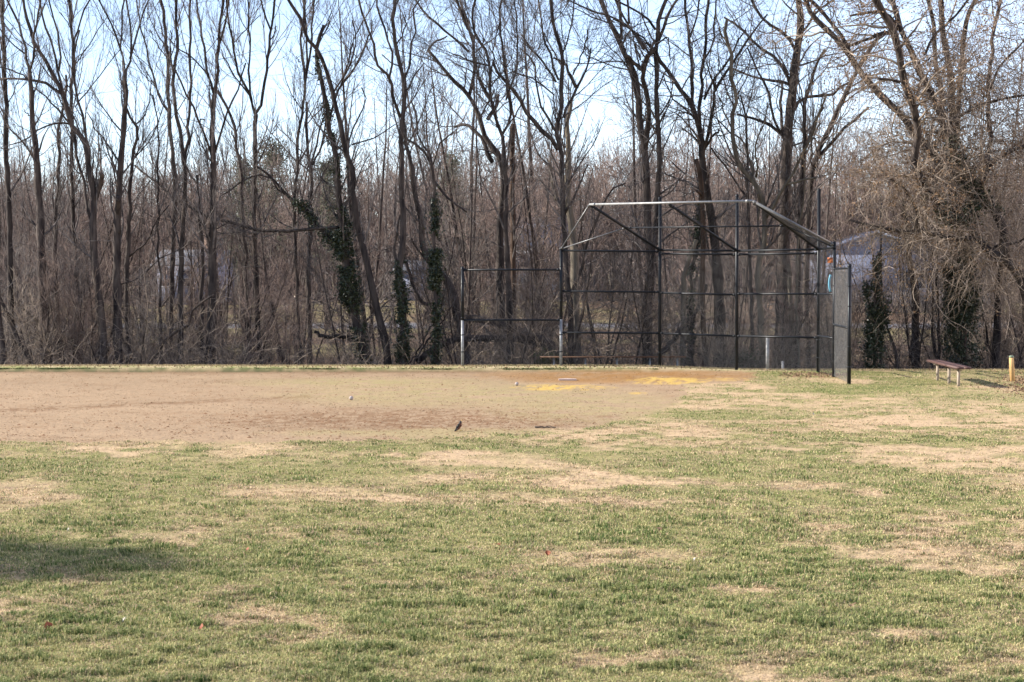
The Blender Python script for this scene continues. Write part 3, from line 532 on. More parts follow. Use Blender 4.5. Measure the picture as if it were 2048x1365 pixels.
T("largest oak trunk of the row with thick crooked limbs, right of the backstop centre", 47.4, [([(1562, 738), (1563, 690), (1565, 614), (1568, 497), (1571, 409), (1572, 352), (1575, 293), (1577, 258), (1583, 205), (1587, 161), (1594, 103), (1602, 44), (1597, 0)], 34, 13), ([(1573, 285), (1562, 270), (1536, 249), (1512, 240), (1474, 229)], 10, 5), ([(1560, 265), (1553, 252), (1542, 211), (1533, 176), (1512, 135), (1495, 95)], 7, 4), ([(1566, 268), (1562, 250), (1562, 205), (1566, 164)], 8, 6), ([(1580, 170), (1565, 164), (1536, 161), (1492, 149), (1463, 138)], 8, 4), ([(1583, 178), (1577, 155), (1550, 117), (1512, 88), (1489, 64), (1448, 35)], 9, 5), ([(1590, 100), (1586, 91), (1559, 62), (1533, 44), (1509, 15), (1502, -5)], 8, 5), ([(1588, 218), (1609, 196), (1640, 192), (1665, 190), (1682, 176), (1700, 165)], 8, 6), ([(1600, 70), (1612, 56), (1633, 23), (1662, 3)], 6, 4), ([(1578, 150), (1570, 130), (1555, 110), (1545, 80)], 4, 3)], style='wide', tw=1.3, bark=M_BARK)
T("bare tree right of the largest oak, parting into two rising limbs", 46.8, [([(1592, 738), (1594, 643), (1600, 438), (1604, 368), (1606, 322), (1609, 264), (1609, 205), (1618, 176), (1632, 132), (1650, 100)], 15, 6), ([(1610, 300), (1615, 287), (1630, 246), (1645, 215)], 7, 5), ([(1608, 240), (1602, 180), (1590, 140)], 4, 3)])
T("thin pale sapling in front of the two trunks right of the oak", 45.2, [([(1596, 738), (1594, 620), (1594, 555), (1600, 453), (1609, 403), (1610, 350), (1606, 310)], 6, 3)], bark=M_BARKP)
T("dead trunk with a bleached tip between the oak and its right neighbour", 46.5, [([(1583, 738), (1583, 640), (1580, 580), (1578, 528)], 15, 8)], name='broken_tree', bark=M_BARKP, tw=0.1)
T("dark tree leaning right in two heavy stems toward the tangled crown", 48.5, [([(1615, 738), (1612, 560), (1618, 420), (1626, 340), (1641, 293), (1653, 270), (1670, 234), (1694, 182), (1720, 130), (1760, 70)], 16, 9), ([(1632, 320), (1665, 285), (1690, 255), (1715, 235), (1740, 215)], 10, 6), ([(1626, 350), (1622, 300), (1628, 250)], 5, 3)], style='wide', leaves=900)
T("mottled pale trunk with a fallen limb propped against it, behind the backstop", 46, [([(1366, 738), (1366, 660), (1366, 599), (1369, 555), (1380, 514), (1392, 480)], 14, 8)], bark=M_BARKP, tw=0.4)
T("thin ivy covered trunk close behind the mottled pale one", 46.3, [([(1382, 738), (1383, 614), (1386, 526), (1395, 482), (1401, 409), (1402, 370)], 9, 6)], ivy=[(0, 400, 738, 2400, 0.05, 0.05)], name='ivy_covered_tree', group='ivy covered trees', tw=0.4)
T("vine draped leaning tree filling the upper right corner, dead leaves still hanging", 42.5, [([(2075, 738), (2062, 640), (2048, 567), (2028, 532), (2002, 517), (1978, 502), (1955, 476), (1934, 453), (1914, 444)], 30, 7), ([(2010, 520), (2007, 461), (1981, 409), (1955, 378), (1911, 349), (1890, 331), (1864, 310), (1838, 281), (1811, 240), (1776, 205), (1747, 176), (1718, 141), (1700, 111), (1676, 82), (1653, 59), (1624, 29), (1609, 0)], 18, 8), ([(1705, 118), (1690, 80), (1662, 47), (1633, 15), (1620, 0)], 8, 5), ([(1955, 400), (1920, 450), (1882, 423), (1864, 394), (1846, 368), (1829, 322), (1836, 270), (1826, 211), (1808, 164), (1800, 117), (1788, 67), (1767, 29), (1750, 0)], 14, 13), ([(1985, 415), (1955, 400), (1930, 350), (1900, 290), (1880, 230), (1864, 187), (1843, 152), (1826, 111), (1802, 59), (1788, 10)], 14, 9), ([(1945, 478), (1905, 477), (1876, 474), (1852, 467), (1832, 458), (1811, 464), (1782, 460), (1744, 452), (1700, 441)], 10, 4), ([(1832, 458), (1835, 435), (1826, 409), (1811, 382), (1794, 370), (1760, 340)], 7, 4), ([(1914, 444), (1905, 400), (1885, 360), (1870, 320), (1872, 280)], 5, 3), ([(1920, 447), (1912, 395), (1895, 340), (1880, 300)], 5, 3), ([(1797, 60), (1770, 27), (1740, 25), (1700, 32)], 8, 4), ([(1797, 72), (1775, 65), (1745, 75), (1700, 92)], 8, 5), ([(1800, 165), (1770, 158), (1745, 155)], 5, 4), ([(1955, 380), (1990, 320), (2030, 300), (2060, 290)], 12, 6), ([(1978, 502), (2000, 490), (2030, 488), (2060, 470)], 4, 3), ([(1850, 110), (1880, 60), (1915, 30), (1935, 0)], 5, 3), ([(1850, 470), (1870, 455), (1882, 450)], 4, 3), ([(1760, 190), (1790, 215), (1830, 200)], 4, 3), ([(1955, 378), (1980, 300), (1975, 200), (1985, 100), (2000, 0)], 9, 5), ([(1860, 305), (1900, 250), (1950, 215), (2000, 200), (2060, 190)], 6, 4), ([(1980, 180), (2010, 120), (2050, 80)], 5, 3)], style='tangle', tw=1.75, wk=1.35, twig=M_TWIGT, leaves=14000, lowtwigs=2.5, fan=1.0, group=None, name='tangled_tree', ivy=[(3, 370, 470, 1800, 0.1, 0.16), (4, 260, 420, 2400, 0.22, 0.12)])
T("tall tree with a thick dark column of ivy at its foot, right of the bench", 44.8, [([(1927, 738), (1924, 620), (1922, 500), (1915, 380), (1906, 250), (1899, 135), (1887, 73), (1882, 10)], 20, 11), ([(1890, 240), (1873, 126), (1867, 53), (1855, 0)], 11, 9), ([(1912, 300), (1922, 150), (1928, 76), (1937, 30), (1950, 0)], 14, 10)], ivy=[(0, 450, 735, 8000, 0.45, 0.40), (0, 520, 690, 4000, 0.58, 0.52), (0, 230, 460, 1600, 0.14, 0.18)], name='ivy_covered_tree', group='ivy covered trees', leaves=1500, twig=M_TWIGT, style='tangle')
T("short ivy smothered tree standing alone right of the backstop", 44.4, [([(1748, 738), (1748, 660), (1750, 600), (1752, 540), (1756, 505)], 8, 4), ([(1748, 690), (1768, 640), (1774, 600)], 4, 3), ([(1748, 640), (1735, 600), (1733, 560)], 4, 3)], ivy=[(0, 515, 738, 3600, 0.30, 0.10), (1, 600, 690, 900, 0.2, 0.2), (2, 560, 640, 500, 0.12, 0.12), (0, 640, 738, 1500, 0.36, 0.25)], name='ivy_covered_tree', group='ivy covered trees', tw=0.5)
T("grey trunk with a vine looping down its side, between the two ivy columns", 46.5, [([(1832, 738), (1831, 660), (1829, 584), (1820, 526), (1815, 470), (1805, 400)], 20, 8), ([(1834, 560), (1839, 600), (1833, 640), (1820, 690), (1818, 738)], 3, 3)], twig=M_TWIGT)
T("pair of slim stems rising together left of the tall ivy column", 46, [([(1877, 738), (1876, 640), (1873, 526), (1880, 440)], 8, 4), ([(1876, 738), (1868, 690), (1866, 600), (1864, 500)], 7, 4)], twig=M_TWIGT)
T("short leaning dead stem beside the thin dark pole", 44.7, [([(1796, 738), (1794, 710), (1773, 655), (1765, 632)], 7, 4)], tw=0.2)
T("rough trunk at the right edge behind the low wooden post", 45.5, [([(1993, 738), (1994, 660), (1996, 600), (2002, 520), (2010, 420)], 20, 10), ([(1990, 738), (1975, 680), (1965, 620)], 7, 4)], twig=M_TWIGT, lowtwigs=2)
T("short dark broken trunk at the lower left corner of the woods", 45, [([(8, 738), (4, 690), (-2, 640), (-4, 560)], 18, 10)], tw=0.3)
for a, k in HT: hero(*a, **k)

# fallen logs
def log(label, pts, w0, w1, d0, d1, seed, name='fallen_log'):
    r = np.random.default_rng(seed); n = len(pts)
    W = np.array([at(p[0], p[1], d0 + (d1 - d0) * k / (n - 1)) for k, p in enumerate(pts)])
    RR = [0.5 * (w0 + (w1 - w0) * k / (n - 1)) / F * W[k, 1] for k in range(n)]
    Q, Rq, _ = resample(W, RR, 22); Q[1:-1] += r.normal(0, 0.02, (20, 3)); Rq = Rq * (1 + r.normal(0, 0.05, 22))
    root = empty(name, tuple(Q[0])); tag(root, label, 'log', 'fallen logs and limbs')
    m = MB(); m.tubes(Q[None], Rq[None], 9, True); m.build('trunk', M_BARK, root, True)
    b, q = grow(r, Q[None], Rq[None], 2.6, 0.4, 1.6, 60, 7, 0.25, 0.005, 0.02, 0.18, 0.1, 1, 0.0, rmax=0.02)
    b2, q2 = grow(r, b, q, 4.0, 0.2, 0.7, 45, 4, 0.6, 0.003, 0.02, 0.15, 0.1, 1, 0.3, rmax=0.007)
    m = MB(); m.tubes(b, q, 4); m.tubes(b2, q2, 3); m.build('crown', M_TWIG, root)
log("long horizontal fallen log propped knee high behind the left fence panel", [(835, 724), (868, 699), (897, 684), (929, 678), (975, 677), (1020, 677), (1060, 682)], 12, 15, 46, 47, 1)
log("thick fallen log slanting down to the right behind the left fence panel", [(929, 636), (975, 642), (1020, 655), (1049, 669), (1079, 684), (1105, 694)], 12, 26, 47.5, 46.5, 2)
log("thin fallen limb lying level left of the thick ivy trunk", [(630, 664), (645, 672), (680, 674), (715, 676)], 7, 9, 46.6, 46.6, 3)
log("forked dead limb slanting up to the right behind the backstop centre", [(1318, 712), (1340, 688), (1360, 660), (1378, 643), (1398, 614), (1412, 570)], 11, 7, 45.6, 46.6, 4)
log("pale bare pole leaning up from the foot of the glossy ivy trunk", [(816, 732), (840, 695), (862, 655), (885, 622)], 4, 3, 45.4, 45.8, 5)
log("second thin pole leaning across the foot of the glossy ivy trunk", [(822, 734), (850, 690), (868, 668), (905, 610)], 4, 3, 45.1, 45.5, 6)

# ------------------------------------------------------------------ woods behind: prototype trees, then copies
def proto_tree(seed, h, rad, style, twigm, stems=1, dens=1.0):
    r = np.random.default_rng(seed); tr = MB(); cr = MB()
    P = []; RR = []
    for s in range(stems):
        K = 14; D = np.array([r.normal(0, 0.13 + 0.2 * (stems > 1)), r.normal(0, 0.12 + 0.2 * (stems > 1)), 1.0]); p = np.array([r.normal(0, .08) * (stems > 1), r.normal(0, .08) * (stems > 1), -0.3]); pts = [p]
        for k in range(K - 1):
            D = D + r.normal(0, 0.038, 3); D[2] += 0.05; D /= np.linalg.norm(D); p = p + D * (h * r.uniform(0.85, 1.0) / (K - 1)); pts.append(p)
        P.append(pts); RR.append(rad * (1 - np.linspace(0, 0.93, K)) ** 0.9 * r.uniform(0.8, 1))
    P = np.array(P); RR = np.array(RR) + 0.006
    tr.tubes(P, RR, 7, True)
    up = 0.11 if style == 'up' else 0.03; wd_ = 0.15 if style == 'up' else 0.20
    L = h * 0.34
    b1, q1 = grow(r, P, RR, 2.3 * dens, L * 0.3, L, 48, 9, 0.42, 0.006, up, wd_, 0.05, 0.98, 0.5, rmax=0.03)
    b2, q2 = grow(r, b1, q1, 3.0 * dens, 0.4, 1.6, 45, 6, 0.6, 0.005, up, 0.12, 0.1, 1, 0.35, rmax=0.014)
    b3, q3 = grow(r, b2, q2, 4.0 * dens, 0.2, 0.75, 45, 4, 0.6, 0.0036, up, 0.12, 0.1, 1, 0.3, rmax=0.008)
    cr.tubes(b1, q1, 4); cr.tubes(b2, q2, 3); cr.tubes(b3, q3, 3)
    return tr.mesh('trunk', True), cr.mesh('crown'), twigm
protos = [proto_tree(100 + i, [9, 10, 11, 12, 8.5, 10, 7, 8][i], [0.055, .065, .075, .095, .045, .055, .035, .045][i], 'up' if i % 3 else 'wide', M_TWIG if i % 2 else M_TWIGR, 1 + (i == 5) + 2 * (i == 6), 1.0) for i in range(8)]
saps = [proto_tree(200 + i, [4.5, 5.5, 3.6, 5, 3, 6][i], [.025, .03, .02, .03, .018, .035][i], 'up', [M_TWIG, M_TWIGT, M_TWIGR][i % 3], [2, 1, 3, 2, 4, 1][i], 1.5) for i in range(6)]
def put(proto, x, y, s, rz, name, label, cat, group):
    tm, cm, twm = proto; z = float(gz(x, y))
    o = empty(name, (x, y, z)); o.rotation_euler = (0, 0, rz); o.scale = (s, s, s * 1.0); tag(o, label, cat, group)
    if not tm.materials: tm.materials.append(M_BARK)
    if not cm.materials: cm.materials.append(twm)
    for n, m in (('trunk', tm), ('crown', cm)):
        c = bpy.data.objects.new(n, m); COL.objects.link(c); c.parent = o
rp = np.random.default_rng(77)
HX = [(1640, 1880, 70)]       # keep a thinner screen in front of the right house
n = 0
while n < 150:
    y = 49 + 40 * rp.random() ** 1.3; u = rp.uniform(-0.36, 0.36); px = CX + F * u
    if 1660 < px < 1890 and rp.random() < 0.75: continue
    hs = rp.uniform(0.6, 1.08) * (1.0 + 0.25 * (y - 49) / 40)
    if rp.random() < 0.10 and px > 500: hs *= 1.45
    if px < 450: hs = min(hs, 0.95)
    if px < 700: hs *= 0.90
    put(protos[int(rp.integers(0, 8))], u * y, y, hs, rp.uniform(0, 6.28), 'bare_tree', "slender bare tree in the tangle of woods behind the first row of trunks", 'tree', 'bare trees deeper in the woods'); n += 1
n = 0
while n < 110:
    y = 44.9 + 9 * rp.random() ** 1.2; u = rp.uniform(-0.33, 0.33); px = CX + F * u
    if 1700 < px < 1880 and rp.random() < 0.6: continue
    put(saps[int(rp.integers(0, 6))], u * y, y, rp.uniform(0.55, 1.05), rp.uniform(0, 6.28), 'sapling', "thin leafless sapling growing low among the trunks at the edge of the woods", 'sapling', 'leafless saplings in the understory'); n += 1

# undergrowth
def brush(n, y0, y1, h0, h1, seed, matl, label, pow_=1.5, xlim=0.36, rad=0.0035):
    r = np.random.default_rng(seed); y = y0 + (y1 - y0) * r.random(n) ** pow_; x = r.uniform(-xlim, xlim, n) * y
    dens = fbm(x, y, 0.5, 3, 91); kp = r.random(n) < sst(0.3, 0.6, dens) + 0.15
    x, y = x[kp], y[kp]; n = len(x); z = gz(x, y); K = 6
    D = np.stack([r.normal(0, 0.4, n), r.normal(0, 0.3, n), np.ones(n)], -1); P = np.empty((n, K, 3)); P[:, 0] = np.stack([x, y, z - .03], -1)
    L = r.uniform(h0, h1, n) * (0.5 + fbm(x, y, 0.35, 2, 17)); tg = r.normal(0, 0.20, (n, 3)); tg[:, 2] = -0.12 * r.random(n)
    for k in range(1, K):
        D = D + tg + r.normal(0, 0.15, (n, 3)); D /= np.linalg.norm(D, axis=1, keepdims=True); P[:, k] = P[:, k - 1] + D * (L / (K - 1))[:, None]
    Rr = np.full((n, 1), rad) * r.uniform(0.7, 1.6, (n, 1)) * np.linspace(1, 0.4, K)[None]
    b, q = grow(r, P, Rr, 1.6, 0.15, 0.6, 50, 4, 0.6, 0.0025, 0.03, 0.15, 0.2, 1, 0.3, rmax=0.004)
    m = MB(); m.tubes(P, Rr, 3); m.tubes(b, q, 3)
    o = m.build('undergrowth', matl); tag(o, label, 'undergrowth', kind='stuff')
brush(8000, 44.6, 56, 0.3, 1.6, 301, M_TWIG, "grey-brown tangle of bare stems on the floor of the woods")
brush(4200, 44.4, 50, 0.3, 1.4, 302, M_TWIGT, "pale tan dead stems and briars along the edge of the woods", 1.3)
brush(5000, 56, 84, 0.4, 1.5, 303, M_TWIGR, "reddish brown brush filling the far side of the woods", 1.0, 0.40, 0.006)

brush(1500, 44.8, 51, 1.5, 3.6, 304, M_TWIGT, "tall leafless shoots between the trunks, coloured pale as if sunlit", 1.2, 0.34, 0.0045)  # sunlit look of the twigs put into their pale colour
brush(1600, 45, 54, 1.5, 4.0, 305, M_TWIG, "tall dark leafless shoots leaning between the trunks", 1.2, 0.34, 0.006)
# vines and brambles by the tangled tree at right
def vines(seed, n, label):
    r = np.random.default_rng(seed)
    px = 1690 + 420 * r.random(n) ** 0.6; py = r.uniform(60, 560, n); d = r.uniform(41.5, 45.5, n)
    k_ = ~((px < 1870) & (py > 400) & (r.random(n) < 0.75)); px, py, d = px[k_], py[k_], d[k_]; n = len(px)
    P = np.empty((n, 9, 3)); P[:, 0] = np.array([at(a, b, c) for a, b, c in zip(px, py, d)])
    D = np.stack([r.normal(0, 0.7, n), r.normal(0, 0.5, n), r.normal(-0.5, 0.6, n)], -1); L = r.uniform(0.6, 2.6, n)
    for k in range(1, 9):
        D = D + r.normal(0, 0.33, (n, 3)); D[:, 2] -= 0.08; D /= np.linalg.norm(D, axis=1, keepdims=True); P[:, k] = P[:, k - 1] + D * (L / 8)[:, None]
    P[:, :, 2] = np.maximum(P[:, :, 2], 0.02)
    Rr = np.full((n, 1), 0.0055) * r.uniform(0.6, 1.7, (n, 1)) * np.linspace(1, .5, 9)[None]
    b, q = grow(r, P, Rr, 2.6, 0.15, 0.7, 55, 5, 0.6, 0.003, -0.02, 0.3, 0.1, 1, 0.2, rmax=0.005)
    m = MB(); m.tubes(P, Rr, 4); m.tubes(b, q, 3)
    tag(m.build('vines', M_TWIGT), label, 'vines', kind='stuff')
vines(41, 1700, "tan leafless vines hanging in a tangle through the upper right trees")

# far woods as one mass
def far_woods(seed, n, y0, y1, top, matl, label, skip=None):
    r = np.random.default_rng(seed); y = r.uniform(y0, y1, n); x = r.uniform(-0.42, 0.42, n) * y; z = gz(x, y)
    px = CX + F * x / y
    h = top * r.uniform(0.6, 1.0, n) * (0.8 + 0.35 * fbm(x, y, 0.05, 2, 8)) * (0.80 + 0.2 * sst(600, 1100, px))
    K = 8; P = np.empty((n, K, 3)); P[:, 0] = np.stack([x, y, z], -1); D = np.stack([r.normal(0, 0.08, n), r.normal(0, 0.08, n), np.ones(n)], -1)
    for k in range(1, K):
        D = D + r.normal(0, 0.07, (n, 3)); D[:, 2] += .05; D /= np.linalg.norm(D, axis=1, keepdims=True); P[:, k] = P[:, k - 1] + D * (h / (K - 1))[:, None]
    Rr = np.full((n, 1), 0.09) * r.uniform(0.5, 1.3, (n, 1)) * np.linspace(1, .12, K)[None]
    b, q = grow(r, P, Rr, 1.7, 1.2, 4.0, 34, 6, 0.5, 0.012, 0.12, 0.12, 0.15, 1, 0.5, rmax=0.03)
    b2, q2 = grow(r, b, q, 2.6, 0.7, 2.1, 36, 4, 0.6, 0.012, 0.12, 0.12, 0.1, 1, 0.3, rmax=0.014)
    m = MB(); m.tubes(P, Rr, 4); m.tubes(b, q, 3); m.tubes(b2, q2, 3)
    tag(m.build('far_woods', matl), label, 'woods', kind='stuff')
far_woods(51, 2200, 122, 165, 12.6, M_TWIGR, "reddish brown mass of bare woods beyond the houses")

# evergreens far behind
def pine(label, px, d, top, wpx, seed):
    r = np.random.default_rng(seed); b0 = at(px, 600, d); z0 = float(gz(b0[0], d)); zt = at(px, top, d)[2]; h = zt - z0
    root = empty('pine_tree', (b0[0], d, z0)); tag(root, label, 'tree', 'evergreens behind the woods')
    K = 10; P = np.stack([np.full(K, b0[0]), np.full(K, d), np.linspace(z0 - .2, zt, K)], -1)[None]; m = MB(); m.tubes(P, np.linspace(0.2, 0.03, K)[None], 8, True); m.build('trunk', M_BARK, root, True)
    W = wpx / F * d / 2
    n = 90; t = np.sqrt(r.uniform(0.10, 1.0, n)) ; L = W * (1.15 - t) ** 0.7 * 1.2 * r.uniform(0.6, 1.15, n); az = r.uniform(0, 6.28, n)
    S = np.stack([np.full(n, b0[0]), np.full(n, d), z0 + h * t], -1); D = np.stack([np.cos(az), np.sin(az), r.uniform(-0.1, 0.35, n)], -1)
    B = S[:, None] + D[:, None] * (L[:, None] * np.linspace(0, 1, 6)[None])[..., None]; B[:, :, 2] += 0.12 * (L[:, None] * np.linspace(0, 1, 6)[None] ** 2)
    m = MB(); m.tubes(B, np.linspace(0.035, .008, 6)[None].repeat(n, 0), 3); 
    f = r.uniform(0.2, 1.0, (n, 70)); C = S[:, None] + D[:, None] * (L[:, None] * f)[..., None]; C[:, :, 2] += 0.12 * L[:, None] * f**2
    br = m.build('branches', M_BARK, root); m = MB()
    leaf_cards(m, r, C.reshape(-1, 3), 0.055, 0.22); m.build('needles', M_PINE, root)
pine("dull green pine with a rounded top behind the Y-shaped fork", 545, 92, 288, 150, 1)
pine("smaller green pine left of the rounded one, mostly hidden by twigs", 487, 96, 318, 90, 2)
pine("dark green evergreen low on the skyline left of the gnarled old tree", 905, 100, 312, 110, 3)
pine("evergreen top showing above the thicket between the ivy trunks", 655, 94, 330, 80, 4)

# evergreen bush by the logs
def bush(label, px, d, wpx, hpx, n, seed, ml=None):
    r = np.random.default_rng(seed); b0 = at(px, 700, d); z0 = float(gz(b0[0], d)); root = empty('bush', (b0[0], d, z0)); tag(root, label, 'bush')
    W = wpx / F * d / 2; Hh = hpx / F * d
    st = 26; P0 = np.zeros((st, 6, 3)); D = np.stack([r.normal(0, W * 0.6, st), r.normal(0, W * 0.6, st), r.uniform(.5, 1, st) * Hh], -1)
    P0 = np.array([b0[0], d, z0 - .03])[None, None] + D[:, None] * np.linspace(0, 1, 6)[None, :, None]; P0[1:] += r.normal(0, .02, P0[1:].shape)
    m = MB(); m.tubes(P0, np.linspace(0.012, .004, 6)[None].repeat(st, 0), 3); m.build('stems', M_TWIG, root)
    C = P0[r.integers(0, st, n), r.integers(2, 6, n)]; m = MB(); leaf_cards(m, r, C, 0.032, 0.12 * (W + .3)); m.build('leaves', ml or M_SHRUB, root)
bush("olive green leafy bush behind the left end of the long bench", 1098, 45.2, 56, 46, 1500, 5)
bush("dark low evergreen bush behind the fourth backstop post", 1492, 45.4, 50, 60, 1500, 6, M_IVY)

# ------------------------------------------------------------------ backstop
PB = [(-1.22, 43.15), (1.21, 43.15), (3.66, 43.35), (5.43, 42.3), (7.16, 40.9), (7.16, 38.9), (6.97, 36.15)]
bs = empty('backstop', (3.66, 43.35, 0)); tag(bs, "tall black pipe and chain-link baseball backstop with an angled overhead hood", 'backstop')
HM, HW = 2.88, 2.40
M_GREY = mat('dull_grey_pipe', (0.06, 0.062, 0.066), 0.4, 0.1, 15, spec=0.5, color2=(0.12, 0.12, 0.125))
def gnd(p): return float(gz(p[0], p[1]))
def V3(p, z): return (p[0], p[1], gnd(p) + z)
tops = [HW, HM, 4.15, 4.2, 4.25, 2.96, HW + 0.04]
for i, (p, t) in enumerate(zip(PB, tops)):
    m = MB(); lowz = {0: 1.13, 1: 1.15}.get(i, 0)
    r_ = 0.040 if i not in (5,) else 0.036
    pipe(m, V3(p, lowz if lowz else -0.1), V3(p, t), r_)
    pc = V3(p, t); 
    m.tubes(np.array([[[pc[0], pc[1], pc[2]], [pc[0], pc[1], pc[2] + 0.03], [pc[0], pc[1], pc[2] + 0.055]]]), np.array([[r_ * 1.25, r_ * 1.1, 0.006]]), 10)
    for zb in np.arange(0.35, min(t, HM), 0.42):          # tension bands
        q = V3(p, zb); m.tubes(np.array([[[q[0], q[1], q[2] - .012], [q[0], q[1], q[2] + .012]]]), np.array([[r_ + .006, r_ + .006]]), 10, True)
    po = m.build('post', M_STEEL, bs, True)
    if lowz:
        m = MB(); pipe(m, V3(p, -0.1), V3(p, lowz), r_ * 0.93); tag(m.build('post_sleeve', M_GALV, po, True), "bare galvanised lower section of the post")
def rail(a, b, r_=0.024, ml=None, nm='rail'):
    m = MB(); pipe(m, a, b, r_, 8)
    A_ = np.array(a); B_ = np.array(b)
    for t in (0.03, 0.97): 
        c = A_ + (B_ - A_) * t; dd = (B_ - A_) / np.linalg.norm(B_ - A_) * 0.03
        m.tubes(np.array([[c - dd, c + dd]]), np.array([[r_ + .008] * 2]), 8, True)
    return m.build(nm, ml or M_STEEL, bs, True)
def rails(i, j, zs, **k):
    for z in zs: rail(V3(PB[i], z), V3(PB[j], z), **k)
rails(0, 1, (HW - 0.03, 1.13)); rails(1, 2, (HM - 0.04, 1.84, 0.82)); rails(2, 3, (HM, HM - .09, 1.82, 0.82)); rails(3, 4, (HM, HM - .09, 1.84, 0.82))
rails(4, 5, (HM, 1.84, 0.86)); rails(5, 6, (HW, 1.16))
SH = np.array([-1.83, -2.02, 1.03])
hoodA = np.array(V3(PB[2], HM)) + SH; hoodB = np.array(V3(PB[4], HM)) + SH + np.array([0, 0.0, 0.0])
hoodM = np.array(V3(PB[3], HM)) + SH
rail(hoodA, hoodB, 0.026, M_GALV, 'hood_rail')
for i, hp in ((2, hoodA), (3, hoodM), (4, hoodB)): rail(V3(PB[i], HM), hp, 0.034, nm='hood_brace')
rail(V3(PB[1], HM), hoodA, 0.019, M_GREY, 'hood_brace'); rail(V3(PB[5], HM + .05), hoodB, 0.03, M_GREY, nm='hood_brace')
mA = (np.array(V3(PB[2], HM)) + hoodA) / 2; mB = (np.array(V3(PB[4], HM)) + hoodB) / 2
rail(mA, mB, 0.018, nm='hood_rail'); rail(V3(PB[1], HM), mA, 0.016, M_GREY, 'hood_brace'); rail(V3(PB[5], HM), mB, 0.020, nm='hood_brace')
def chain(a0, a1, b1, b0, ml, name='chain_link_mesh', sp=0.056, rad=0.0019):
    """mesh of crossing wires over the quad a0(bottom left) b0(bottom right) b1(top right) a1(top left), or a triangle when a1==b1"""
    a0, a1, b0, b1 = map(lambda v: np.array(v, float), (a0, a1, b0, b1))
    W = np.linalg.norm(b0 - a0); Hh = np.linalg.norm((a1 + b1) / 2 - (a0 + b0) / 2)
    segs = []
    n = int((W + Hh) / sp)
    for k in range(n + 1):
        for sg in (1, -1):
            c = -Hh + k * sp if sg == 1 else k * sp
            # s = c + sg*t , t in 0..Hh ; clip s in 0..W
            t0, t1 = (max(0, -c), min(Hh, W - c)) if sg == 1 else (max(0, c - W), min(Hh, c))
            if t1 - t0 < 0.01: continue
            q = []
            for tt in np.linspace(t0, t1, 4):
                s = (c + sg * tt) / W; v = tt / Hh
                q.append((a0 * (1 - s) + b0 * s) * (1 - v) + (a1 * (1 - s) + b1 * s) * v)
            segs.append(q)
    P = np.array(segs); P[:, 1:-1, 1] += 0.012 * np.sin(P[:, 1:-1, 0] * 2.1 + P[:, 1:-1, 2] * 1.7); m = MB(); m.tubes(P, np.full(P.shape[:2], rad), 3)
    return m.build(name, ml, bs)
def panel(i, j, z, ml, rad=0.0014): chain(V3(PB[i], 0.02), V3(PB[i], z), V3(PB[j], z), V3(PB[j], 0.02), ml, rad=rad * 0.72)
panel(0, 1, HW, M_WIRED, 0.0009); panel(1, 2, HM, M_WIRED, 0.0010); panel(2, 3, HM, M_WIRE); panel(3, 4, HM, M_WIRE); panel(4, 5, HM, M_WIRED); panel(5, 6, HW, M_WIRE, 0.0017)
chain(V3(PB[2], HM), hoodA, hoodB, V3(PB[4], HM), M_WIRED, sp=0.1, rad=0.0008)
chain(V3(PB[4], HM), mB, hoodB, V3(PB[5], HM), M_WIRED, rad=0.0014)

# small things on the fence
M_ORG = mat("orange_plastic", (0.38, 0.13, 0.05), 0.5, 0.08, 10); M_BLUE = mat("light_blue_plastic", (0.09, 0.24, 0.32), 0.4, 0.08, 10)
q = at(1660.5, 521, 39.2); m = MB(); m.box(q, (0.03, 0.16, 0.12), rz=.5); m.box((q[0] - .014, q[1] - .004, q[2]), (0.012, 0.13, 0.09), rz=.5); o = m.build('tag', M_ORG); tag(o, "small orange tag fixed near the top of the right fence panel", 'tag')
q = at(1661, 567, 39.1); m = MB(); Kz = np.linspace(-0.19, 0.19, 9)
m.tubes(np.stack([q[0] - 0.05 * np.cos(Kz / 0.19 * 1.2) + .02, np.full(9, q[1]), q[2] + Kz], -1)[None], np.full((1, 9), 0.026), 8, True)
tag(m.build('foam_strip', M_BLUE, None, True), "light blue strip hanging on the right fence panel below the orange tag", 'strip')

# galvanised short posts behind fence
M_CAP = M_GALV
def stub(label, px, ybase, ytop, d, w):
    p = at(px, ybase, d); z0 = float(gz(p[0], d)); zt = at(px, ytop, d)[2]; r_ = w / F * d / 2
    root = empty('short_post', (p[0], d, z0)); tag(root, label, 'post')
    m = MB(); pipe(m, (p[0], d, z0 - .1), (p[0], d, zt), r_); m.build('pole', M_GALV, root, True)
    m = MB(); m.tubes(np.array([[[p[0], d, zt], [p[0], d, zt + .03], [p[0], d, zt + .05]]]), np.array([[r_ * 1.2, r_ * 1.1, .004]]), 10); m.build('cap', M_GALV, root, True)
stub("bright galvanised post standing waist high behind the right backstop mesh", 1535, 738, 676, 42.6, 7)
stub("tiny grey post stub behind the right backstop mesh", 1565.5, 738, 726, 43.2, 5)
# thin dark pole in the woods
p = at(1761, 730, 46.2); root = empty('utility_pole', (p[0], p[1], float(gz(p[0], p[1])))); tag(root, "thin straight dark pole in front of the blue-grey house", 'pole')
zt = at(1759, 392, 46.2)[2]; m = MB(); m.tubes(np.array([[[p[0], p[1], -0.6], [p[0], p[1], zt * .5], [p[0] - .02, p[1], zt]]]), np.array([[0.045, 0.036, 0.026]]), 10, True); m.build('pole', M_STEEL, root, True)
m = MB(); m.tubes(np.array([[[p[0] - .02, p[1], zt], [p[0] - .02, p[1], zt + .04]]]), np.array([[.04, .02]]), 10, True); m.build('cap', M_STEEL, root, True)

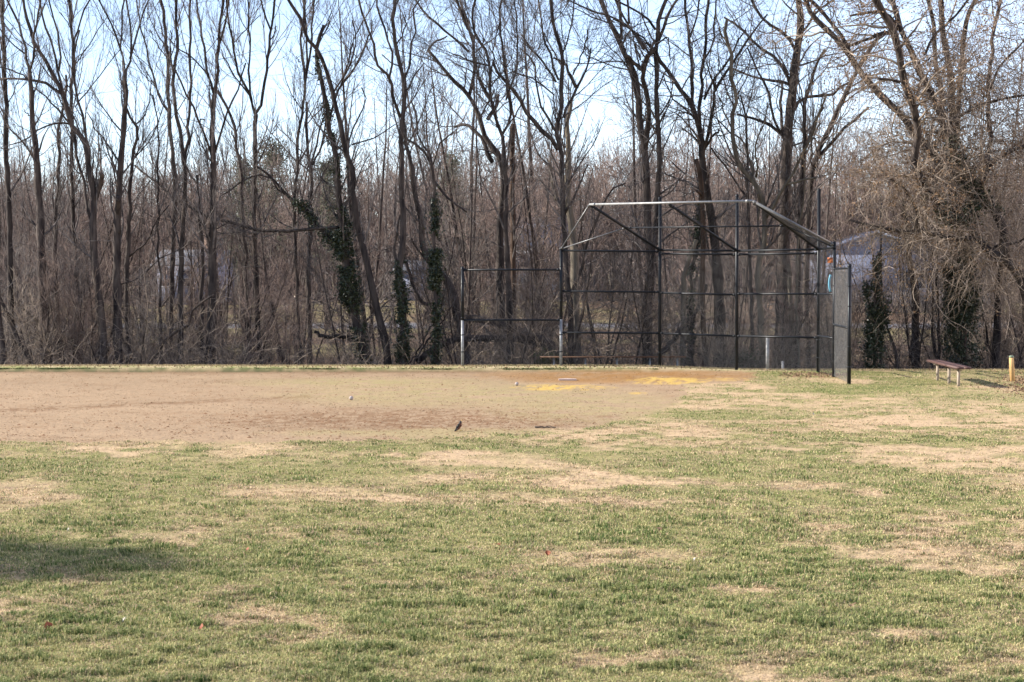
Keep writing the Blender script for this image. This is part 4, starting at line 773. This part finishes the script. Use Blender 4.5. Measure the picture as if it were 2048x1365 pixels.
# ------------------------------------------------------------------ benches
M_SEAT = mat("dark_red_brown_plank", (0.06, 0.03, 0.027), 0.6, 0.2, 12, stretch=(4, .6, 4), color2=(0.11, 0.06, 0.05))
M_SEAT2 = mat("orange_brown_plank", (0.07, 0.032, 0.018), 0.7, 0.2, 12, stretch=(.6, 4, 4), color2=(0.12, 0.06, 0.03))
M_LEG = mat("bench_leg_wood", (0.24, 0.19, 0.14), 0.8, 0.2, 15, color2=(0.33, 0.27, 0.21))
bn = empty('bench', (9.1, 36.8, 0)); tag(bn, "backless wooden bench with a dark reddish plank on the grass right of the backstop", 'bench')
xb = 9.1
for (y, px) in ((37.6, 1876), (36.4, 1899), (35.4, 1918)):
    x = (px - CX) / F * y; z = float(gz(x, y)); m = MB(); m.box((x, y, z + 0.13), (0.05, 0.06, 0.46)); m.box((x, y, z + 0.352), (0.16, 0.055, 0.025)); m.build('leg', M_LEG, bn)
p0 = np.array([(1868 - CX) / F * 38.35, 38.35]); p1 = np.array([(1928 - CX) / F * 34.85, 34.85]); c = (p0 + p1) / 2; dv = p1 - p0; L = np.linalg.norm(dv)
m = MB(); 
for off in (-0.078, 0.078):
    rzz = math.atan2(dv[1], dv[0]) ; nx2 = np.array([-dv[1], dv[0]]) / L
    m.box((c[0] + nx2[0] * off, c[1] + nx2[1] * off, 0.39), (L, 0.148, 0.045), rz=rzz)
me_s = m.build('seat', M_SEAT, bn)
b2 = empty('bench', (2.5, 45.0, -0.3)); tag(b2, "long orange-brown plank bench behind the backstop on short pale legs", 'bench')
ya = 44.35
def xp(px, y): return (px - CX) / F * y
zs = at(1200, 714, ya)[2]
m = MB(); m.box(((xp(1080, ya) + xp(1372, ya)) / 2, ya, zs), (xp(1372, ya) - xp(1080, ya), 0.26, 0.028)); m.build('seat', M_SEAT2, b2)
for px in (1108, 1171, 1234, 1300, 1355):
    x = xp(px, ya); g = float(gz(x, ya)); m = MB(); pipe(m, (x, ya, g - .1), (x, ya, zs - .02), 0.03, 8); m.build('leg', M_GALV, b2, True)
# wood post at right
M_POST = mat("weathered_yellow_post", (0.36, 0.20, 0.07), 0.8, 0.2, 10, stretch=(1, 1, .2), color2=(0.55, 0.36, 0.16)); M_PTOP = mat("mossy_post_top", (0.16, 0.20, 0.14), 0.8)
x, y = xp(2024.5, 37.3), 37.3; root = empty('wooden_post', (x, y, 0)); tag(root, "short round yellow-brown wooden post by the right edge of the grass", 'post')
m = MB(); m.tubes(np.array([[[x + .03, y, -0.1], [x, y, 0.3], [x - .01, y, 0.50]]]), np.array([[.055, .052, .05]]), 12, True); m.build('shaft', M_POST, root, True)
m = MB(); m.tubes(np.array([[[x - .01, y, 0.50], [x - .01, y, 0.525], [x - .01, y, 0.55]]]), np.array([[.054, .053, .03]]), 12, True); m.build('cap', M_PTOP, root, True)

# ------------------------------------------------------------------ field items
M_BALL = mat("scuffed_ball_leather", (0.28, 0.25, 0.22), 0.6, 0.15, 60, color2=(0.4, 0.37, 0.33)); M_STITCH = mat("red_stitching", (0.35, 0.05, 0.04), 0.7)
def ball(label, px, py, r_):
    y = F * H / (py - 575); x = xp(px, y); z = float(gz(x, y)) + r_ * 0.95
    bm = bmesh.new(); bmesh.ops.create_uvsphere(bm, u_segments=20, v_segments=14, radius=r_); me = bpy.data.meshes.new('baseball'); bm.to_mesh(me); bm.free()
    for f in me.polygons: f.use_smooth = True
    o = bpy.data.objects.new('baseball', me); me.materials.append(M_BALL); COL.objects.link(o); o.location = (x, y, z); tag(o, label, 'ball', 'baseballs left on the infield')
    t = np.linspace(0, 2 * np.pi, 60); aa = 0.44; bb = 1 - aa
    c = np.stack([aa * np.sin(t) + bb * np.sin(3 * t) * .6, aa * np.cos(t) - bb * np.cos(3 * t) * .6, 2 * math.sqrt(aa * bb) * np.cos(2 * t) * .8], -1); c /= np.linalg.norm(c, axis=1, keepdims=True)
    m = MB(); m.tubes((c * r_ * 1.01)[None], np.full((1, 60), r_ * .05), 4); s_ = mesh_np('stitching', m.V[0], [m.F[4][0]]); s_.materials.append(M_STITCH)
    so_ = bpy.data.objects.new('stitching', s_); COL.objects.link(so_); so_.parent = o
ball("scuffed off-white ball lying alone on the pinkish dirt, nearer one", 702, 801.5, 0.040)
ball("scuffed off-white ball on the weedy dirt left of the yellow patch", 1033.5, 772.5, 0.040)
M_PLATE = mat("worn_rubber_plate", (0.42, 0.32, 0.27), 0.6, 0.1, 20)
y = F * H / (760.5 - 575); x = xp(1135, y); z = float(gz(x, y))
bm = bmesh.new(); vs = [bm.verts.new((x + a, y + b, z + 0.03)) for a, b in ((-.19, -.2), (.19, -.2), (.19, .02), (0, .22), (-.19, .02))]; f = bm.faces.new(vs)
e = bmesh.ops.extrude_face_region(bm, geom=[f]); bmesh.ops.translate(bm, verts=[v for v in e['geom'] if isinstance(v, bmesh.types.BMVert)], vec=(0, 0, -0.04)); bmesh.ops.recalc_face_normals(bm, faces=bm.faces)
me = bpy.data.meshes.new('home_plate'); bm.to_mesh(me); bm.free(); tag(link('home_plate', me, M_PLATE), "worn pale five-sided home plate set in the brown dirt", 'home plate')
# clods of dirt
def clods(n, seed):
    r = np.random.default_rng(seed); px = np.concatenate([r.uniform(0, 1150, n), r.normal(800, 260, n)]); py = np.concatenate([r.uniform(746, 880, n), r.normal(842, 13, n)])
    y = F * H / (py - 575); x = (px - CX) / F * y; c, s_, ins = ground_color(x, y); k = ins > .8; x, y = x[k], y[k]; n = len(x); z = gz(x, y)
    base = np.array([[1, 0, 0], [.5, .87, 0], [-.5, .87, 0], [-1, 0, 0], [-.5, -.87, 0], [.5, -.87, 0], [.1, .05, .5]]); sz = np.clip(r.lognormal(-4.55, .5, n), .005, .034)
    V = base[None] * (sz[:, None, None] * r.uniform(.6, 1.3, (n, 7, 1))) + np.stack([x, y, z - .002], -1)[:, None]
    f = np.array([[i, (i + 1) % 6, 6] for i in range(6)]); me = mesh_np('clods', V.reshape(-1, 3), [(np.arange(n)[:, None, None] * 7 + f[None]).reshape(-1, 3)])
    tag(link('clods', me, mat("dark_dirt_clods", A(140, 102, 74), 0.95, 0.3, 20, spec=.1)), "dark crumbs and clods of earth scattered over the infield dirt", 'clods', kind='stuff')
clods(3600, 66)
# stick
y = F * H / (858 - 575); x0, x1 = xp(1070, y), xp(1112, y); r_ = np.random.default_rng(8); K = 10
P = np.stack([np.linspace(x0, x1, K), y + r_.normal(0, .006, K), float(gz(x0, y)) + .018 + r_.normal(0, .003, K)], -1)
root = empty('stick', tuple(P[0])); tag(root, "short dark broken stick lying on the near edge of the dirt", 'stick')
m = MB(); m.tubes(P[None], np.linspace(.013, .008, K)[None], 7, True); m.build('shaft', M_BARK, root, True)
m = MB(); m.tubes(np.array([[P[4], P[4] + [.04, -.03, .02], P[4] + [.09, -.05, .03]]]), np.array([[.007, .005, .003]]), 5, True); m.build('side_twig', M_BARK, root, True)

# robin
M_BB = mat("robin_back_feathers", (0.022, 0.020, 0.019), 0.7, 0.2, 60); M_BR = mat("robin_breast_feathers", (0.10, 0.035, 0.018), 0.75, 0.2, 60); M_BK = mat("robin_bill", (0.45, 0.30, 0.05), 0.5); M_EYE = mat("robin_eye", (0.01, 0.01, 0.01), 0.2, spec=0.7)
yb = F * H / (863.5 - 575); xr = xp(921, yb); zb = float(gz(xr, yb))
def skinned(name, pts, edges, rad, ml, loc, parent=None, sub=2):
    me = bpy.data.meshes.new(name); me.from_pydata(pts, edges, []); o = bpy.data.objects.new(name, me); COL.objects.link(o)
    sk = o.modifiers.new('s', 'SKIN'); ss = o.modifiers.new('ss', 'SUBSURF'); ss.levels = sub; ss.render_levels = sub
    for v, r__ in zip(me.skin_vertices[0].data, rad): v.radius = r__ if isinstance(r__, tuple) else (r__, r__)
    me.skin_vertices[0].data[0].use_root = True
    dg = bpy.context.evaluated_depsgraph_get(); ev = bpy.data.meshes.new_from_object(o.evaluated_get(dg)); bpy.data.objects.remove(o)
    ev.materials.clear()
    for mm in (ml if isinstance(ml, list) else [ml]): ev.materials.append(mm)
    for f in ev.polygons: f.use_smooth = True
    o = bpy.data.objects.new(name, ev); COL.objects.link(o); o.location = loc
    return o
robin = skinned('robin', [(0, 0, .062), (.018, 0, .078), (.036, 0, .098), (.046, 0, .118), (.054, 0, .128), (-.025, 0, .050), (-.052, 0, .038), (-.085, 0, .024), (-.105, 0, .016)],
                [(0, 1), (1, 2), (2, 3), (3, 4), (0, 5), (5, 6), (6, 7), (7, 8)], [.030, .030, .022, .0175, .013, .026, .016, (.010, .006), (.009, .004)], [M_BB, M_BR], (xr, yb, zb))
for f in robin.data.polygons:
    c = f.center
    if c.x > -0.03 and c.x < 0.047 and c.z < 0.070 + (c.x) * 0.95 and f.normal.z < 0.35 and c.z < 0.102: f.material_index = 1
tag(robin, "dark robin with rusty breast standing upright on the near edge of the dirt", 'bird')
for s in (-1, 1):
    m = MB(); m.tubes(np.array([[[.002, s * .012, .042], [-.004, s * .013, .022], [.002, s * .013, .001]]]), np.full((1, 3), .0022), 5, True)
    for a in (-.5, 0, .5): m.tubes(np.array([[[.002, s * .013, .001], [.002 + .018 * math.cos(a), s * .013 + .018 * math.sin(a), .001]]]), np.array([[.0016, .001]]), 4, True)
    o = m.build('leg', M_BK); o.parent = robin
    m = MB(); bmx = bmesh.new(); bmesh.ops.create_icosphere(bmx, subdivisions=2, radius=.0026); me = bpy.data.meshes.new('eye'); bmx.to_mesh(me); bmx.free(); me.materials.append(M_EYE); o = bpy.data.objects.new('eye', me); COL.objects.link(o); o.location = (.052, s * .013, .124); o.parent = robin
    pts = np.array([[.018, .028, .088], [-.01, .031, .078], [-.05, .020, .050], [-.075, .010, .036], [-.045, .024, .040], [-.005, .031, .052], [.014, .030, .068]]); pts[:, 1] *= s
    m = MB(); V = np.concatenate([pts, pts + [0, -s * .004, 0]]); m.add(V, [np.array([[0, 1, 2, 3, 4, 5, 6]]), np.array([[13, 12, 11, 10, 9, 8, 7]]), np.array([[i, (i + 1) % 7, 7 + (i + 1) % 7, 7 + i] for i in range(7)])]); o = m.build('wing', M_BB); o.parent = robin
m = MB(); m.tubes(np.array([[[.062, 0, .129], [.072, 0, .128], [.080, 0, .126]]]), np.array([[.0042, .0028, .0008]]), 6, True); o = m.build('bill', M_BK); o.parent = robin

robin.rotation_euler = (0, R(-22), 0); robin.scale = (1.02, 1.02, 1.02); robin.location.z += 0.004
# fallen leaves one can pick out
M_RED = mat("rust_red_leaf", (0.14, 0.04, 0.02), 0.7, 0.2, 40, color2=(0.24, 0.07, 0.03)); M_PALE = mat("bleached_leaf", (0.30, 0.27, 0.22), 0.7, 0.2, 40, color2=(0.42, 0.39, 0.34))
def leaf(label, px, py, s, ml, seed, cat='leaf'):
    r_ = np.random.default_rng(seed); y = F * H / (py - 575); x = xp(px, y); z = float(gz(x, y)) + 0.028
    n = 15; t = np.linspace(0, 2 * np.pi, n, endpoint=False); rr_ = s * (0.62 + 0.38 * np.abs(np.cos(2.5 * t))); c = np.stack([rr_ * np.cos(t), rr_ * np.sin(t) * .7, .25 * rr_ * np.cos(t * 2 + r_.uniform(0, 6)) + 0.012 * np.sin(t)], -1)
    tilt = Matrix.Rotation(r_.uniform(.2, .8), 3, 'X') @ Matrix.Rotation(r_.uniform(0, 6), 3, 'Z'); V = np.concatenate([[[0, 0, 0]], c]) @ np.array(tilt).T
    V2 = V - np.array([0, 0, 0.0012]); k = n + 1; fs = [[0, 1 + i, 1 + (i + 1) % n] for i in range(n)] + [[k, k + 1 + (i + 1) % n, k + 1 + i] for i in range(n)]
    m = MB(); m.add(np.concatenate([V, V2]), [np.array(fs), np.array([[1 + i, 1 + (i + 1) % n, k + 1 + (i + 1) % n, k + 1 + i] for i in range(n)])])
    me = m.mesh('fallen_leaf'); root = link('fallen_leaf', me, ml); root.location = (x, y, z); tag(root, label, cat, 'single leaves lying on the lawn')
    m = MB(); m.tubes(np.array([[[0, 0, 0], [s * .8, -.01, .004], [s * 1.3, -.02, .012]]]), np.array([[.0014, .0012, .001]]), 4, True); o = m.build('leaf_stem', ml); o.parent = root
leaf("largest rust red leaf, in the grass at the bottom left", 92, 1266, 0.030, M_RED, 1)
leaf("rust red leaf standing on edge right of the largest one", 398, 1270, 0.022, M_RED, 2)
leaf("orange-red leaf left of the middle of the lawn, above the bare patches", 492, 1111, 0.022, M_RED, 3)
leaf("red leaf a little right of the centre line of the lawn", 1096, 1115, 0.024, M_RED, 4)
leaf("red-brown leaf just left of the central red leaf", 995, 1098, 0.026, M_RED, 5)
leaf("brown curled leaf in the grass right of centre, the largest brown one", 1318, 1070, 0.05, M_LEAFB, 6)
leaf("small bleached white leaf in the middle of the right lawn", 1390, 1124, 0.012, M_PALE, 7)
leaf("bleached leaf below and left of the small white one", 1357, 1150, 0.012, M_PALE, 8)
leaf("pale leaf caught upright in the grass at lower left", 237, 1236, 0.017, M_PALE, 9)
leaf("pale leaf lying beside the upright one at lower left", 243, 1252, 0.016, M_PALE, 10)
leaf("dark brown leaf on the lower right lawn", 1707, 1219, 0.03, M_LEAFB, 11)
leaf("white leaf on the dry straw grass right of the dirt", 1628, 831, 0.02, M_PALE, 12)
leaf("pale leaf at the lower left under the bare patch edge", 133, 1069, 0.014, M_PALE, 13)
# leaf litter
def litter(n, seed):
    r = np.random.default_rng(seed); px = np.concatenate([r.normal(2075, 45, n), r.uniform(1560, 1700, n // 3), r.uniform(0, 2048, n)]); py = np.concatenate([r.normal(766, 14, n), r.normal(751, 2.5, n // 3), r.uniform(733, 742, n)])
    y = F * H / (np.clip(py, 735, 900) - 575); x = (px - CX) / F * y; z = gz(x, y) + .012; m = MB(); leaf_cards(m, r, np.stack([x, y, z], -1), 0.028, 0.006)
    tag(m.build('leaf_litter', M_LEAFB), "brown fallen leaves drifted against the fence foot and the edge of the woods", 'leaf litter', kind='stuff')
litter(1400, 9)

# ------------------------------------------------------------------ houses beyond
M_SIDB = mat("blue_grey_siding", (0.15, 0.165, 0.225), 0.7, 0.06, 2); M_ROOFB = mat("pale_blue_shingles", (0.16, 0.18, 0.23), 0.7, 0.12, 3); M_SIDW = mat("white_siding", (0.33, 0.34, 0.37), 0.7, 0.05, 2)
M_CREAM = mat("cream_siding", (0.40, 0.36, 0.29), 0.7, 0.05, 2); M_ROOFG = mat("grey_shingles", (0.10, 0.105, 0.12), 0.85, 0.15, 3); M_GLASS = mat("window_glass", (0.04, 0.05, 0.07), 0.1, 0.2, 1, spec=0.8); M_TRIM = mat("white_trim", (0.22, 0.22, 0.24), 0.5, 0.03, 2); M_BRICK = mat("brown_brick", (0.24, 0.16, 0.12), 0.85, 0.2, 6)
def house(label, pxc, d, wdt, dep, wall_h, roof_h, wm, rm, wins, gable='x', over=0.4, lower=None):
    x = xp(pxc, d); z = float(gz(x, d)) - 0.1; root = empty('house', (x, d, z)); tag(root, label, 'house')
    m = MB(); m.box((x, d + dep / 2, z + wall_h / 2), (wdt, dep, wall_h)); 
    if gable == 'y':   # ridge runs away from viewer: gable triangle faces us
        for yy in (d + .001, d + dep - .001):
            m.add(np.array([[x - wdt / 2, yy, z + wall_h], [x + wdt / 2, yy, z + wall_h], [x, yy, z + wall_h + roof_h]]), [np.array([[0, 1, 2]])])
    else:
        for xx in (x - wdt / 2 + .001, x + wdt / 2 - .001): m.add(np.array([[xx, d, z + wall_h], [xx, d + dep, z + wall_h], [xx, d + dep / 2, z + wall_h + roof_h]]), [np.array([[0, 1, 2]])])
    m.build('wall', wm, root)
    if lower: m = MB(); m.box((x, d - .03, z + lower / 2), (wdt + .05, .05, lower)); m.build('brick_facing', M_BRICK, root)
    m = MB(); t = 0.14; sl_ = roof_h / ((wdt if gable == 'y' else dep) / 2)
    for s in (-1, 1):
        if gable == 'y':
            e = wdt / 2 + over; P = [[x, d - over, z + wall_h + roof_h + t], [x, d + dep + over, z + wall_h + roof_h + t], [x + s * e, d + dep + over, z + wall_h - sl_ * over + t], [x + s * e, d - over, z + wall_h - sl_ * over + t]]
        else:
            e = dep / 2 + over; yc = d + dep / 2; P = [[x - wdt / 2 - over, yc, z + wall_h + roof_h + t], [x + wdt / 2 + over, yc, z + wall_h + roof_h + t], [x + wdt / 2 + over, yc + s * e, z + wall_h - sl_ * over + t], [x - wdt / 2 - over, yc + s * e, z + wall_h - sl_ * over + t]]
        P = np.array(P); V = np.concatenate([P, P - [0, 0, t]]); m.add(V, [np.array([[0, 1, 2, 3], [7, 6, 5, 4], [0, 4, 5, 1], [1, 5, 6, 2], [2, 6, 7, 3], [3, 7, 4, 0]])])
    ro = m.build('roof', rm, root)
    m = MB(); m.box((x + wdt * .22, d + dep * .5, z + wall_h + roof_h + .3), (.6, .6, 1.2)); m.build('chimney', M_BRICK, ro)
    for (wx, wz, ww, wh) in wins:
        m = MB(); cx_, cz_ = x + wx, z + wz
        m.box((cx_, d - .05, cz_ + wh / 2 + .05), (ww + .2, .1, .1)); m.box((cx_, d - .05, cz_ - wh / 2 - .05), (ww + .2, .1, .1)); m.box((cx_ - ww / 2 - .05, d - .05, cz_), (.1, .1, wh)); m.box((cx_ + ww / 2 + .05, d - .05, cz_), (.1, .1, wh)); m.box((cx_, d - .05, cz_), (ww, .05, .05))
        f = m.build('window', M_TRIM, root); m = MB(); m.box((cx_, d - .012, cz_), (ww, .03, wh)); m.build('pane', M_GLASS, f)
house("low blue-grey house with a pale blue gabled roof seen through the trees at right", 1752, 118, 8.6, 9, 3.3, 1.5, M_SIDB, M_ROOFB, [(-2.6, 1.6, 1.1, 1.1), (2.6, 1.6, 1.3, 1.1)], 'y')
house("white sided house with several windows behind the trunks at left", 375, 114, 3.9, 7, 2.7, 0.9, M_SIDB, M_ROOFG, [(-1.3, 1.8, .6, 1.0), (-.1, 1.8, .6, 1.0), (1.2, 1.8, .6, 1.0)], 'x')
house("cream gabled house partly hidden under the drooping dead branch at left", 458, 124, 3.2, 6, 4.4, 1.6, M_CREAM, M_ROOFG, [(-.5, 3.5, .7, 1.0), (.7, 3.5, .7, 1.0)], 'y')
house("pale grey house high between the centre trunks left of the backstop", 1068, 126, 4.2, 7, 4.0, 2.0, M_SIDW, M_ROOFB, [(-.9, 2.8, .8, 1.0), (.9, 2.8, .8, 1.0)], 'x')
house("grey sided house low behind the trunk with glossy ivy", 830, 120, 2.2, 5, 2.2, 0.6, M_SIDB, M_ROOFG, [(0, 1.4, .6, .8)], 'x')
# board fence near right house
m0 = empty('board_fence', (22, 108, 0.5)); tag(m0, "grey board fence in front of the blue-grey house", 'fence')
m = MB(); M_FEN = mat("weathered_board", (0.09, 0.08, 0.08), 0.85, 0.2, 5)
for k in range(70):
    x = 19.0 + k * 0.16; zz = float(gz(x, 107)); m.box((x, 107, zz + .65), (0.145, .02, 1.3 + .03 * math.sin(k * 5.1)))
m.build('boards', M_FEN, m0)
m = MB()
for zr in (.35, 1.05): m.box((24.6, 107.04, float(gz(24, 107)) + zr), (11.4, .04, .08))
m.build('fence_rail', M_FEN, m0)

# tree beyond the left of the frame whose shadow falls on the lawn
def shade_tree():
    r = np.random.default_rng(31); x0, y0 = -29.5, 14.95; h = 13.4; root = empty('evergreen_tree', (x0, y0, 0)); tag(root, "dense evergreen tree standing on the lawn left of the view", 'tree')
    K = 10; m = MB(); m.tubes(np.stack([np.full(K, x0), np.full(K, y0), np.linspace(-.2, h, K)], -1)[None], np.linspace(.2, .02, K)[None], 10, True); m.build('trunk', M_BARK, root, True)
    n = 170; t = np.sqrt(r.uniform(.04, 1, n)); L = 3.6 * np.sqrt(1.01 - t) + .1; az = r.uniform(0, 6.28, n); S = np.stack([np.full(n, x0), np.full(n, y0), h * t], -1); D = np.stack([np.cos(az), np.sin(az), r.uniform(-.2, .2, n)], -1)
    B = S[:, None] + D[:, None] * (L[:, None] * np.linspace(0, 1, 5)[None])[..., None]; m = MB(); m.tubes(B, np.linspace(.03, .006, 5)[None].repeat(n, 0), 4); m.build('branches', M_BARK, root)
    f = r.uniform(.15, 1, (n, 150)); C = S[:, None] + D[:, None] * (L[:, None] * f)[..., None]; m = MB(); leaf_cards(m, r, C.reshape(-1, 3), .12, .16); m.build('needles', M_PINE, root)
shade_tree()
